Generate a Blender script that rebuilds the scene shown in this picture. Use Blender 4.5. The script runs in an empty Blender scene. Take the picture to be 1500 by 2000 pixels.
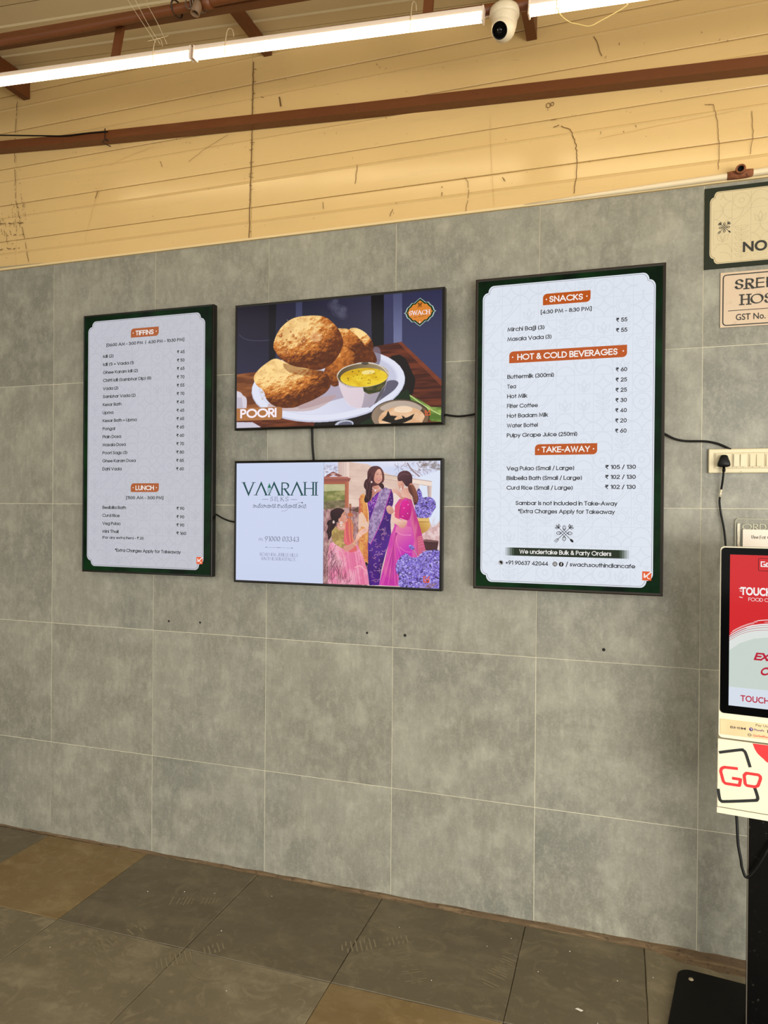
import bpy, bmesh, math, random
import numpy as np
from mathutils import Vector, Matrix

# ------------------------------------------------------------------ camera, world, light, exposure
scene = bpy.context.scene
COL = scene.collection
# wall plane is y = 0 (camera on the -y side), x runs right along the wall, z up from the floor, metres
cam_data = bpy.data.cameras.new('camera')
cam_data.sensor_fit = 'VERTICAL'
cam_data.sensor_height = 36.0
cam_data.lens = 1401.49 / 2000 * 36.0
cam_data.clip_start = 0.05
cam_data.clip_end = 200
cam = bpy.data.objects.new('camera', cam_data)
COL.objects.link(cam)
_r = Vector((0.94998, 0.31203, 0.00847)); _u = Vector((-0.00943, 0.00155, 0.99995)); _f = Vector((-0.31199, 0.95007, -0.00444))
_f.normalize(); _r = _f.cross(_u).normalized(); _u = _r.cross(_f)
_m = Matrix((( _r.x, _u.x, -_f.x, 2.7117), (_r.y, _u.y, -_f.y, -2.9108), (_r.z, _u.z, -_f.z, 1.6544), (0, 0, 0, 1)))
cam.matrix_world = _m
scene.camera = cam

scene.view_settings.view_transform = 'Standard'
scene.view_settings.look = 'None'
scene.view_settings.gamma = 1.0
scene.view_settings.use_curve_mapping = False
scene.view_settings.exposure = 0.0

world = bpy.data.worlds.new('world')
scene.world = world
world.use_nodes = True
_bg = world.node_tree.nodes['Background']
_bg.inputs['Color'].default_value = (1.0, 0.985, 0.915, 1)
_bg.inputs['Strength'].default_value = 2.05


def area_light(name, loc, target, sx, sy, power, color):
    d = bpy.data.lights.new(name, 'AREA')
    d.shape = 'RECTANGLE'; d.size = sx; d.size_y = sy; d.energy = power; d.color = color
    o = bpy.data.objects.new(name, d)
    COL.objects.link(o)
    o.location = loc
    o.rotation_euler = (Vector(target) - Vector(loc)).to_track_quat('-Z', 'Y').to_euler()
    return o


# daylight through the open shop front behind and to the right of the camera
area_light('shopfront_daylight', (5.8, -5.4, 1.0), (1.6, 0, .45), 3.4, 1.7, 310, (1.0, 0.985, 0.92))

rnd = random.Random(7)
PI = math.pi


# ------------------------------------------------------------------ colour and material helpers
def lin(c):
    return tuple((v / 255 / 12.92) if v / 255 <= 0.04045 else ((v / 255 + 0.055) / 1.055) ** 2.4 for v in c)


def lin4(c):
    return lin(c) + (1.0,)


MATS = {}


def mat(name, col, rough=0.5, metal=0.0, spec=0.5, emit=None, es=1.0, coat=0.0):
    if name in MATS:
        return MATS[name]
    m = bpy.data.materials.new(name)
    m.use_nodes = True
    b = m.node_tree.nodes['Principled BSDF']
    b.inputs['Base Color'].default_value = lin4(col)
    b.inputs['Roughness'].default_value = rough
    b.inputs['Metallic'].default_value = metal
    b.inputs['Specular IOR Level'].default_value = spec
    b.inputs['Coat Weight'].default_value = coat
    if emit is not None:
        b.inputs['Emission Color'].default_value = lin4(emit)
        b.inputs['Emission Strength'].default_value = es
    MATS[name] = m
    return m


def screen_mat(name, col, es=1.0):
    return mat(name, (3, 3, 4), 0.10, 0, 0.12, emit=col, es=es)


def noise_mat(name, layers, rough=0.5, rough_var=0.0, bump=0.0, bump_scale=60, metal=0.0, spec=0.5, per_object=True, base=(128, 128, 128), coat=0.0):
    """layers: list of (scale(xyz or float), detail, lo, hi, colour, fac[, offset]); mixed over the base colour."""
    if name in MATS:
        return MATS[name]
    m = bpy.data.materials.new(name)
    m.use_nodes = True
    nt = m.node_tree; N = nt.nodes; L = nt.links
    b = N['Principled BSDF']
    b.inputs['Metallic'].default_value = metal
    b.inputs['Specular IOR Level'].default_value = spec
    b.inputs['Coat Weight'].default_value = coat
    tc = N.new('ShaderNodeTexCoord')
    src = tc.outputs['Object']
    if per_object:
        oi = N.new('ShaderNodeObjectInfo')
        mul = N.new('ShaderNodeMath'); mul.operation = 'MULTIPLY'; mul.inputs[1].default_value = 37.0
        L.new(oi.outputs['Random'], mul.inputs[0])
        add = N.new('ShaderNodeVectorMath'); add.operation = 'ADD'
        L.new(src, add.inputs[0]); L.new(mul.outputs[0], add.inputs[1])
        src = add.outputs[0]
    rgb = N.new('ShaderNodeRGB'); rgb.outputs[0].default_value = lin4(base)
    cur = rgb.outputs[0]
    for ly in layers:
        sc, det, lo, hi, colr, fac = ly[:6]
        mp = N.new('ShaderNodeMapping')
        L.new(src, mp.inputs['Vector'])
        if isinstance(sc, (int, float)):
            sc = (sc, sc, sc)
        mp.inputs['Scale'].default_value = sc
        if len(ly) > 6:
            mp.inputs['Location'].default_value = ly[6]
        nz = N.new('ShaderNodeTexNoise')
        nz.inputs['Scale'].default_value = 1.0
        nz.inputs['Detail'].default_value = det
        nz.inputs['Roughness'].default_value = 0.62
        if len(ly) > 7:
            nz.inputs['Distortion'].default_value = ly[7]
        L.new(mp.outputs[0], nz.inputs['Vector'])
        mr = N.new('ShaderNodeMapRange')
        mr.inputs['From Min'].default_value = lo; mr.inputs['From Max'].default_value = hi
        mr.inputs['To Max'].default_value = fac
        L.new(nz.outputs['Fac'], mr.inputs['Value'])
        mx = N.new('ShaderNodeMix'); mx.data_type = 'RGBA'
        L.new(mr.outputs[0], mx.inputs['Factor'])
        L.new(cur, mx.inputs['A'])
        mx.inputs['B'].default_value = lin4(colr)
        cur = mx.outputs['Result']
    L.new(cur, b.inputs['Base Color'])
    nz = N.new('ShaderNodeTexNoise'); nz.inputs['Scale'].default_value = bump_scale; nz.inputs['Detail'].default_value = 5
    L.new(src, nz.inputs['Vector'])
    mr = N.new('ShaderNodeMapRange')
    mr.inputs['To Min'].default_value = rough - rough_var; mr.inputs['To Max'].default_value = rough + rough_var
    L.new(nz.outputs['Fac'], mr.inputs['Value']); L.new(mr.outputs[0], b.inputs['Roughness'])
    if bump > 0:
        bp = N.new('ShaderNodeBump'); bp.inputs['Strength'].default_value = bump; bp.inputs['Distance'].default_value = 0.002
        L.new(nz.outputs['Fac'], bp.inputs['Height']); L.new(bp.outputs[0], b.inputs['Normal'])
    MATS[name] = m
    return m


# ------------------------------------------------------------------ mesh helpers
def link(o, parent=None, label=None, cat=None, group=None, kind=None):
    COL.objects.link(o)
    if parent is not None:
        o.parent = parent
    if label: o['label'] = label
    if cat: o['category'] = cat
    if group: o['group'] = group
    if kind: o['kind'] = kind
    return o


def empty(name, loc, rz=0.0, **kw):
    o = bpy.data.objects.new(name, None)
    o.empty_display_size = 0.05
    o.location = loc; o.rotation_euler = (0, 0, rz)
    return link(o, **kw)


class MB:
    """collects shapes into one mesh"""

    def __init__(self):
        self.v = []; self.f = []; self.sm = []

    def add(self, vs, fs, smooth=False):
        n = len(self.v)
        self.v += [tuple(p) for p in vs]
        self.f += [tuple(i + n for i in f) for f in fs]
        self.sm += [smooth] * len(fs)
        return self

    def box(self, x0, x1, y0, y1, z0, z1, bev=0.0, seg=2):
        if bev <= 0:
            vs = [(x, y, z) for x in (x0, x1) for y in (y0, y1) for z in (z0, z1)]
            return self.add(vs, [(0, 1, 3, 2), (4, 6, 7, 5), (0, 4, 5, 1), (2, 3, 7, 6), (0, 2, 6, 4), (1, 5, 7, 3)])
        bm = bmesh.new()
        bmesh.ops.create_cube(bm, size=1.0)
        for v in bm.verts:
            v.co = Vector(((x0 + x1) / 2 + v.co.x * (x1 - x0), (y0 + y1) / 2 + v.co.y * (y1 - y0), (z0 + z1) / 2 + v.co.z * (z1 - z0)))
        bmesh.ops.bevel(bm, geom=bm.edges[:], offset=bev, segments=seg, affect='EDGES', profile=0.5)
        return self.bm(bm)

    def bm(self, bm, smooth=False):
        bm.verts.ensure_lookup_table(); bm.verts.index_update()
        self.add([v.co[:] for v in bm.verts], [tuple(v.index for v in f.verts) for f in bm.faces], smooth)
        bm.free()
        return self

    def tube(self, pts, r, n=10, caps=True, closed=False):
        pts = [Vector(p) for p in pts]
        k = len(pts)
        rr = r if isinstance(r, (list, tuple)) else [r] * k
        tang = []
        for i in range(k):
            a = pts[max(0, i - 1)]; b = pts[min(k - 1, i + 1)]
            tang.append((b - a).normalized())
        up = Vector((0, 0, 1)) if abs(tang[0].z) < 0.9 else Vector((0, 1, 0))
        nrm = tang[0].cross(up).normalized()
        vs = []
        for i in range(k):
            nrm = (nrm - tang[i] * nrm.dot(tang[i])).normalized()
            bn = tang[i].cross(nrm)
            for j in range(n):
                a = 2 * PI * j / n
                vs.append(pts[i] + (nrm * math.cos(a) + bn * math.sin(a)) * rr[i])
        fs = [(i * n + j, i * n + (j + 1) % n, (i + 1) * n + (j + 1) % n, (i + 1) * n + j) for i in range(k - 1) for j in range(n)]
        self.add(vs, fs, True)
        if caps:
            m = len(self.v) - len(vs)
            self.f += [tuple(m + j for j in range(n))[::-1], tuple(m + (k - 1) * n + j for j in range(n))]
            self.sm += [False, False]
        return self

    def sweep_box(self, pts, w, h):
        """rectangular bar along points in the x-z plane; w in y, h in z"""
        vs = []
        for p in pts:
            x, y, z = p
            vs += [(x, y - w / 2, z - h / 2), (x, y + w / 2, z - h / 2), (x, y + w / 2, z + h / 2), (x, y - w / 2, z + h / 2)]
        fs = [(i * 4 + j, i * 4 + (j + 1) % 4, i * 4 + 4 + (j + 1) % 4, i * 4 + 4 + j) for i in range(len(pts) - 1) for j in range(4)]
        k = (len(pts) - 1) * 4
        fs += [(3, 2, 1, 0), (k, k + 1, k + 2, k + 3)]
        return self.add(vs, fs)

    def lathe(self, prof, n=32, mtx=None, close=False):
        """profile [(r, z)] about local z, then matrix"""
        vs = []
        for r, z in prof:
            for j in range(n):
                a = 2 * PI * j / n
                p = Vector((r * math.cos(a), r * math.sin(a), z))
                vs.append(mtx @ p if mtx else p)
        fs = [(i * n + j, i * n + (j + 1) % n, (i + 1) * n + (j + 1) % n, (i + 1) * n + j) for i in range(len(prof) - 1) for j in range(n)]
        return self.add(vs, fs, True)

    def prism(self, outline, y0, y1):
        """outline in (x, z), extruded in y from y0 (front) to y1"""
        n = len(outline)
        vs = [(x, y0, z) for x, z in outline] + [(x, y1, z) for x, z in outline]
        fs = [tuple(range(n)), tuple(range(2 * n - 1, n - 1, -1))]
        fs += [(i, i + n, (i + 1) % n + n, (i + 1) % n) for i in range(n)]
        return self.add(vs, fs)

    def flat(self, outline, y):
        return self.add([(x, y, z) for x, z in outline], [tuple(range(len(outline)))])

    def build(self, name, m, parent=None, **kw):
        me = bpy.data.meshes.new(name)
        me.from_pydata(self.v, [], self.f)
        me.polygons.foreach_set('use_smooth', self.sm)
        bm = bmesh.new(); bm.from_mesh(me)
        bmesh.ops.recalc_face_normals(bm, faces=bm.faces[:])
        bm.to_mesh(me); bm.free()
        me.materials.append(m)
        return link(bpy.data.objects.new(name, me), parent, **kw)


def flatmesh(name, quads_or_polys, m, parent, y, **kw):
    """many flat polygons in the x-z plane at depth y, facing -y (no normal recalculation needed)"""
    vs = []; fs = []
    for p in quads_or_polys:
        n = len(vs)
        a = sum(p[i][0] * p[(i + 1) % len(p)][1] - p[(i + 1) % len(p)][0] * p[i][1] for i in range(len(p)))
        if a < 0:
            p = p[::-1]
        yy = y - (len(fs) % 23) * 8e-6
        vs += [(q[0], yy, q[1]) for q in p]
        fs.append(tuple(range(n, n + len(p))))
    me = bpy.data.meshes.new(name)
    me.from_pydata(vs, [], fs)
    me.materials.append(m)
    return link(bpy.data.objects.new(name, me), parent, **kw)


def rounded_rect(x0, x1, z0, z1, r, n=6):
    out = []
    for cx, cz, a0 in ((x1 - r, z0 + r, -90), (x1 - r, z1 - r, 0), (x0 + r, z1 - r, 90), (x0 + r, z0 + r, 180)):
        for i in range(n + 1):
            a = math.radians(a0 + 90 * i / n)
            out.append((cx + r * math.cos(a), cz + r * math.sin(a)))
    return out


def catmull(P, closed=True, n=6):
    k = len(P); out = []
    rng = range(k) if closed else range(k - 1)
    for i in rng:
        g = (lambda j: P[j % k]) if closed else (lambda j: P[min(max(j, 0), k - 1)])
        p0, p1, p2, p3 = g(i - 1), g(i), g(i + 1), g(i + 2)
        for s in range(n):
            t = s / n
            out.append(tuple(0.5 * (2 * b + (c - a) * t + (2 * a - 5 * b + 4 * c - d) * t * t + (3 * b - a - 3 * c + d) * t ** 3)
                             for a, b, c, d in zip(p0, p1, p2, p3)))
    if not closed:
        out.append(tuple(P[-1]))
    return out


# ------------------------------------------------------------------ ribbons and a geometric monoline alphabet
def ribbon(pts, h, serif=0, cap_sq=True):
    """quads of a constant (or direction-dependent) width line"""
    closed = len(pts) > 2 and abs(pts[0][0] - pts[-1][0]) < 1e-6 and abs(pts[0][1] - pts[-1][1]) < 1e-6
    P = [pts[0]]
    for p in pts[1:]:
        if abs(p[0] - P[-1][0]) + abs(p[1] - P[-1][1]) > 1e-6:
            P.append(p)
    if closed:
        P = P[:-1] if abs(P[0][0] - P[-1][0]) + abs(P[0][1] - P[-1][1]) < 1e-6 else P
    k = len(P)
    if k < 2:
        return []

    def wd(dx, dz):
        if not serif:
            return h
        # broad-nib contrast: verticals and "\" strokes thick, horizontals and "/" thin
        a = abs(dx * 0.93 + dz * 0.36)
        return h * (0.42 + 0.75 * (1 - a))
    L = []; R = []
    for i in range(k):
        if closed:
            a = P[i - 1]; b = P[i]; c = P[(i + 1) % k]
        else:
            a = P[max(i - 1, 0)]; b = P[i]; c = P[min(i + 1, k - 1)]
        d1 = (b[0] - a[0], b[1] - a[1]); d2 = (c[0] - b[0], c[1] - b[1])
        l1 = math.hypot(*d1); l2 = math.hypot(*d2)
        if l1 < 1e-9: d1, l1 = d2, l2
        if l2 < 1e-9: d2, l2 = d1, l1
        d1 = (d1[0] / l1, d1[1] / l1); d2 = (d2[0] / l2, d2[1] / l2)
        nx, nz = -(d1[1] + d2[1]), d1[0] + d2[0]
        nl = math.hypot(nx, nz)
        if nl < 1e-6: nx, nz, nl = -d1[1], d1[0], 1
        nx /= nl; nz /= nl
        cs = max(0.4, nx * -d1[1] + nz * d1[0])
        hh = (wd(*d1) + wd(*d2)) / 2 / cs
        L.append((b[0] + nx * hh, b[1] + nz * hh)); R.append((b[0] - nx * hh, b[1] - nz * hh))
    q = []
    for i in range(k if closed else k - 1):
        j = (i + 1) % k
        q.append([R[i], R[j], L[j], L[i]])
    return q


def arc(cx, cy, rx, ry, a0, a1, n=None):
    n = n or max(4, int(abs(a1 - a0) / 18))
    return [(cx + rx * math.cos(math.radians(a0 + (a1 - a0) * i / n)), cy + ry * math.sin(math.radians(a0 + (a1 - a0) * i / n))) for i in range(n + 1)]


def S_(x, w, H):
    p = [(.92, .84), (.72, .97), (.45, 1), (.16, .9), (.08, .74), (.2, .58), (.5, .5), (.82, .42), (.94, .26), (.84, .09), (.55, 0), (.22, .04), (.05, .19)]
    return catmull([(x + a * w, b * H) for a, b in p], False, 3)


XH = .72
G = {
    'A': (.82, [[(0, 0), (.41, 1), (.82, 0)], [(.15, .33), (.67, .33)]]),
    'B': (.52, [[(0, 0), (0, 1), (.26, 1)] + arc(.26, .76, .22, .24, 90, -90) + [(0, .52)], [(0, .52), (.28, .52)] + arc(.28, .26, .25, .26, 90, -90) + [(0, 0)]]),
    'C': (.86, [arc(.5, .5, .5, .5, 42, 318, 14)]),
    'D': (.68, [[(0, 0), (0, 1), (.2, 1)] + arc(.2, .5, .48, .5, 90, -90, 12) + [(0, 0)]]),
    'E': (.5, [[(.5, 1), (0, 1), (0, 0), (.5, 0)], [(0, .52), (.47, .52)]]),
    'F': (.46, [[(.46, 1), (0, 1), (0, 0)], [(0, .52), (.43, .52)]]),
    'G': (.98, [arc(.5, .5, .5, .5, 42, 355, 16) + [(.98, .46), (.56, .46)]]),
    'H': (.62, [[(0, 0), (0, 1)], [(.62, 0), (.62, 1)], [(0, .52), (.62, .52)]]),
    'I': (0, [[(0, 0), (0, 1)]]),
    'J': (.4, [[(.4, 1), (.4, .24)] + arc(.2, .22, .2, .22, 0, -170)]),
    'K': (.56, [[(0, 0), (0, 1)], [(.52, 1), (0, .42)], [(.14, .58), (.56, 0)]]),
    'L': (.42, [[(0, 1), (0, 0), (.42, 0)]]),
    'M': (.84, [[(0, 0), (.12, 1), (.42, .1), (.72, 1), (.84, 0)]]),
    'N': (.64, [[(0, 0), (0, 1), (.64, 0), (.64, 1)]]),
    'O': (1.0, [arc(.5, .5, .5, .5, 0, 360, 22)]),
    'P': (.5, [[(0, 0), (0, 1), (.24, 1)] + arc(.24, .74, .25, .26, 90, -90) + [(0, .48)]]),
    'R': (.52, [[(0, 0), (0, 1), (.24, 1)] + arc(.24, .74, .25, .26, 90, -90) + [(0, .48)], [(.2, .48), (.52, 0)]]),
    'S': (.54, [S_(0, .54, 1)]),
    'T': (.54, [[(0, 1), (.54, 1)], [(.27, 1), (.27, 0)]]),
    'U': (.6, [[(0, 1), (0, .3)] + arc(.3, .3, .3, .3, 180, 360, 10) + [(.6, 1)]]),
    'V': (.76, [[(0, 1), (.38, 0), (.76, 1)]]),
    'W': (1.06, [[(0, 1), (.27, 0), (.53, .95), (.79, 0), (1.06, 1)]]),
    'X': (.6, [[(0, 1), (.6, 0)], [(.6, 1), (0, 0)]]),
    'Y': (.64, [[(0, 1), (.32, .45), (.64, 1)], [(.32, .45), (.32, 0)]]),
    'a': (.66, [arc(.33, .36, .33, .36, 0, 360, 16), [(.66, 0), (.66, XH)]]),
    'b': (.66, [arc(.33, .36, .33, .36, 0, 360, 16), [(0, 0), (0, 1.02)]]),
    'c': (.58, [arc(.34, .36, .34, .36, 48, 312, 11)]),
    'd': (.66, [arc(.33, .36, .33, .36, 0, 360, 16), [(.66, 0), (.66, 1.02)]]),
    'e': (.66, [[(0, .34), (.66, .34)] + arc(.33, .36, .33, .36, 0, 318, 14)]),
    'f': (.28, [arc(.28, .82, .16, .18, 90, 180, 4) + [(.12, 0)], [(0, .68), (.28, .68)]]),
    'g': (.66, [arc(.33, .36, .33, .36, 0, 360, 16), [(.66, XH), (.66, .02)] + arc(.33, 0, .33, .3, 0, -155, 8)]),
    'h': (.48, [[(0, 0), (0, 1.02)], arc(.24, .44, .24, .28, 180, 0, 8) + [(.48, 0)]]),
    'i': (0, [[(0, 0), (0, XH)], [(0, .93), (0, 1.03)]]),
    'j': (.1, [[(.1, XH), (.1, -.18), (.06, -.27), (-.06, -.29)], [(.1, .93), (.1, 1.03)]]),
    'k': (.44, [[(0, 0), (0, 1.02)], [(.4, XH), (0, .28)], [(.12, .4), (.44, 0)]]),
    'l': (0, [[(0, 0), (0, 1.02)]]),
    'm': (.84, [[(0, 0), (0, XH)], arc(.21, .46, .21, .26, 180, 0, 7) + [(.42, 0)], arc(.63, .46, .21, .26, 180, 0, 7) + [(.84, 0)]]),
    'n': (.48, [[(0, 0), (0, XH)], arc(.24, .44, .24, .28, 180, 0, 8) + [(.48, 0)]]),
    'o': (.68, [arc(.34, .36, .34, .36, 0, 360, 16)]),
    'p': (.66, [arc(.33, .36, .33, .36, 0, 360, 16), [(0, -.3), (0, XH)]]),
    'r': (.24, [[(0, 0), (0, XH)], arc(.22, .48, .22, .24, 180, 85, 5)]),
    's': (.36, [S_(0, .36, XH)]),
    't': (.26, [[(.13, 0), (.13, .98)], [(0, .68), (.27, .68)]]),
    'u': (.48, [[(0, XH), (0, .26)] + arc(.24, .26, .24, .26, 180, 360, 8) + [(.48, XH)]]),
    'v': (.48, [[(0, XH), (.24, 0), (.48, XH)]]),
    'w': (.78, [[(0, XH), (.2, 0), (.39, .66), (.58, 0), (.78, XH)]]),
    'x': (.46, [[(0, XH), (.46, 0)], [(.46, XH), (0, 0)]]),
    'y': (.5, [[(0, XH), (.26, .04)], [(.5, XH), (.14, -.3)]]),
    'z': (.42, [[(0, XH), (.42, XH), (0, 0), (.42, 0)]]),
    '0': (.5, [arc(.25, .5, .25, .5, 0, 360, 18)]),
    '1': (.2, [[(0, .88), (.2, 1), (.2, 0)]]),
    '2': (.5, [arc(.25, .74, .23, .26, 165, -35, 9) + [(0, 0), (.5, 0)]]),
    '3': (.46, [arc(.22, .76, .2, .24, 160, -90, 10), arc(.22, .26, .24, .26, 90, -160, 10)]),
    '4': (.54, [[(.4, 0), (.4, 1), (0, .24), (.54, .24)]]),
    '5': (.48, [[(.44, 1), (.12, 1), (.06, .56)] + arc(.23, .32, .25, .32, 115, -150, 11)]),
    '6': (.5, [arc(.25, .3, .25, .3, 0, 360, 14), [(.02, .38), (.38, 1)]]),
    '7': (.46, [[(0, 1), (.46, 1), (.14, 0)]]),
    '8': (.46, [arc(.23, .76, .19, .24, 0, 360, 14), arc(.23, .27, .24, .27, 0, 360, 14)]),
    '9': (.5, [arc(.25, .7, .25, .3, 0, 360, 14), [(.48, .62), (.12, 0)]]),
    '(': (.16, [arc(.36, .42, .36, .66, 128, 232, 8)]), ')': (.16, [arc(-.2, .42, .36, .66, 52, -52, 8)]),
    '[': (.14, [[(.16, 1.08), (0, 1.08), (0, -.2), (.16, -.2)]]), ']': (.14, [[(0, 1.08), (.16, 1.08), (.16, -.2), (0, -.2)]]),
    '+': (.44, [[(0, .4), (.44, .4)], [(.22, .16), (.22, .64)]]), '-': (.26, [[(0, .38), (.26, .38)]]),
    '|': (0, [[(0, -.15), (0, 1.1)]]), '/': (.3, [[(0, -.12), (.32, 1.06)]]),
    ':': (0, [[(0, 0), (0, .09)], [(0, .52), (0, .61)]]), '.': (0, [[(0, -.02), (0, .08)]]), ',': (.02, [[(.03, .08), (-.03, -.14)]]),
    '*': (.24, [[(.12, .6), (.12, .98)], [(0, .7), (.24, .9)], [(0, .9), (.24, .7)]]),
    '#': (.5, [[(.1, 0), (.2, 1)], [(.32, 0), (.42, 1)], [(0, .34), (.46, .34)], [(.04, .66), (.5, .66)]]),
    '&': (.62, [[(.62, 0), (.12, .72)] + arc(.27, .8, .17, .2, 200, -40, 9) + [(.1, .42)] + arc(.24, .24, .24, .24, 130, 290, 8) + [(.6, .42)]]),
    '₹': (.46, [[(0, 1), (.46, 1)], [(0, .76), (.46, .76)], [(0, 1), (.14, 1)] + arc(.14, .76, .2, .24, 90, -90, 6) + [(0, .52), (.36, 0)]]),
    "'": (0, [[(0, .8), (0, 1)]]),
}


def text_polys(t, x0, x1, base, cap, wgt=.12, gap=.2, serif=0, slant=0.0):
    """the line of lettering stretched from x0 to x1 with the given cap height"""
    strokes = []; x = 0.0
    sp = .34
    for ch in t:
        if ch == ' ':
            x += sp; continue
        w, st = G[ch]
        for s in st:
            strokes.append([(x + p[0], p[1]) for p in s])
        x += w + gap + (.06 if serif else 0)
    W = x - gap + wgt
    q = []
    h = wgt / 2
    for s in strokes:
        s2 = [(p[0] + h, h + p[1] * (1 - wgt)) for p in s]
        if math.dist(s2[0], s2[-1]) > 1e-4:
            for e, o in ((0, 1), (-1, -2)):
                dl = math.dist(s2[e], s2[o])
                if dl > 1e-6:
                    s2[e] = (s2[e][0] + (s2[e][0] - s2[o][0]) / dl * h * .98, s2[e][1] + (s2[e][1] - s2[o][1]) / dl * h * .98)
        q += ribbon(s2, h, serif)
        if serif:
            for e, o in ((s2[0], s2[1]), (s2[-1], s2[-2])):
                if abs(e[1] - o[1]) > .5 * abs(e[0] - o[0]) and (-.02 < e[1] < .05 or e[1] > (XH if max(p[1] for p in s) < .8 else 1) * (1 - wgt) + wgt - .05) and math.dist(e, o) > .15:
                    hs = wgt * 1.25; th = wgt * (.5 if serif == 2 else .3)
                    y0, y1 = (e[1], e[1] + th) if e[1] < .3 else (e[1] - th, e[1])
                    q.append([(e[0] - hs, y0), (e[0] + hs, y0), (e[0] + hs, y1), (e[0] - hs, y1)])
    sx = (x1 - x0) / W
    return [[(x0 + p[0] * sx + slant * p[1] * cap, base + p[1] * cap) for p in poly] for poly in q]


# ------------------------------------------------------------------ the tiled wall
tile_mat = noise_mat('grey_cement_tile', [
    (2.2, 12, .38, .68, (160, 157, 143), .52),
    (1.3, 6, .46, .74, (98, 102, 98), .6, (5, 1, 3)),
    (9, 12, .47, .70, (182, 179, 162), .36, (1, 7, 2)),
    ((44, 44, 22), 9, .5, .70, (178, 175, 158), .28, (7, 2, 4)),
    ((40, 40, 9), 7, .48, .74, (104, 101, 90), .34, (3, 3, 9)),
    (110, 4, .48, .75, (172, 168, 152), .3, (2, 5, 1)),
], rough=.42, rough_var=.08, bump=.12, bump_scale=140, base=(122, 119, 107), spec=.4)
grout_mat = mat('cream_grout', (214, 206, 180), .9)

wall_back = MB().box(-2.4, 5.4, .0012, .16, -.02, 2.866).build('wall_back', grout_mat, None,
    label='lower back wall covered with square grey cement-look tiles', kind='structure')
T = .6; gp = .0010
TZ = [(2.266, 2.866), (1.666, 2.266), (1.066, 1.666), (.466, 1.066), (-.0, .466)]


def tile_mesh(w, z0, z1):
    return MB().box(gp, w - gp, 0, .0095, gp, z1 - z0 - gp, .0003, 1)


tm = {}
for r, (z0, z1) in enumerate(TZ):
    for c in range(-4, 9):
        key = round(z1 - z0, 3)
        x = c * T
        if key not in tm:
            o = tile_mesh(T, z0, z1).build('wall_tile', tile_mat, wall_back)
            tm[key] = o.data
        else:
            o = link(bpy.data.objects.new('wall_tile', tm[key]), wall_back)
        o.location = (x, rnd.uniform(-.0006, .0006), z0)

hole_mat = mat('drill_hole_dark', (18, 15, 12), .9)
for x, z, r in ((1.684, 1.120, .004), (1.854, 1.120, .005), (2.658, 1.115, .005), (.688, 1.114, .004), (.858, 1.117, .004)):
    MB().lathe([(r * .2, -.0012), (r, -.001), (r * 1.3, 0)], 10, Matrix.Translation((x, -.0006, z)) @ Matrix.Rotation(-PI / 2, 4, 'X')).build('screw_hole', hole_mat, wall_back)

# ------------------------------------------------------------------ the cream lap cladding above the tiles
clad_mat = noise_mat('cream_painted_steel', [
    (1.3, 5, .4, .7, (196, 164, 110), .35),
    ((3, 3, 30), 4, .55, .8, (190, 164, 116), .35, (4, 1, 1)),
    (38, 3, .68, .8, (120, 92, 52), .35, (2, 2, 2)),
], rough=.21, rough_var=0, bump=0, base=(213, 180, 122), spec=.8)
seam_mat = mat('dark_seam', (128, 98, 56), .8)
wall_upper = MB().box(-2.4, 5.4, .02, .12, 2.868, 4.3).build('wall_upper', seam_mat, None,
    label='upper back wall clad in cream horizontal boards', kind='structure')
SEAMZ = [2.868, 3.022, 3.208, 3.396, 3.583, 3.770, 3.958]
VX = [-2.4, -.252, 1.104, 5.4]


def lap_board(x0, x1, z0, z1, first):
    # profile front surface: recessed bottom seam, tilting face, crease, upper lip
    g = .0007
    zc = z0 + (z1 - z0) * (.62 if not first else .56)
    prof = [(z0 + g, .008), (z0 + g, .0010), (z0 + .003, .0), (zc - .006, -.0012), (zc - .001, -.0050), (zc + .003, -.0036), (zc + .007, .0006), (z1 - .006, .0020), (z1 - g, .004), (z1 - g, .008)]
    mb = MB()
    n = len(prof)
    vs = [(x0 + g, y, z) for z, y in prof] + [(x1 - g, y, z) for z, y in prof]
    fs = [(i, i + 1, n + i + 1, n + i) for i in range(n - 1)] + [(n - 1, 0, n, 2 * n - 1), tuple(range(n)), tuple(range(2 * n - 1, n - 1, -1))]
    return mb.add(vs, fs)


for j in range(len(VX) - 1):
    for i in range(len(SEAMZ) - 1):
        o = lap_board(VX[j], VX[j + 1], SEAMZ[i], SEAMZ[i + 1], i == 0).build('cladding_board', clad_mat, wall_upper)
        o.location.y = .009 + rnd.uniform(-.0006, .0006)

# scratches, cracks and rust runs on the cladding
crack_mat = mat('rust_crack', (104, 74, 38), .9)
crack_light = mat('pale_scratch', (186, 150, 92), .8)


def jag(pts, amp, n):
    out = []
    for i in range(len(pts) - 1):
        for s in range(n):
            t = s / n
            out.append((pts[i][0] + (pts[i + 1][0] - pts[i][0]) * t + rnd.gauss(0, amp), pts[i][1] + (pts[i + 1][1] - pts[i][1]) * t + rnd.gauss(0, amp)))
    out.append(pts[-1])
    return out


def crack(pts, w_, amp=.0012, n=6, m=crack_mat, broken=0.0, parent=None, y=.0032):
    w = w_ * .62
    q = ribbon(jag(pts, amp, n), w / 2)
    q = [a for a in q if rnd.random() >= broken]
    flatmesh('crack', q, m, wall_upper, y, kind='stuff')


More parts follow.
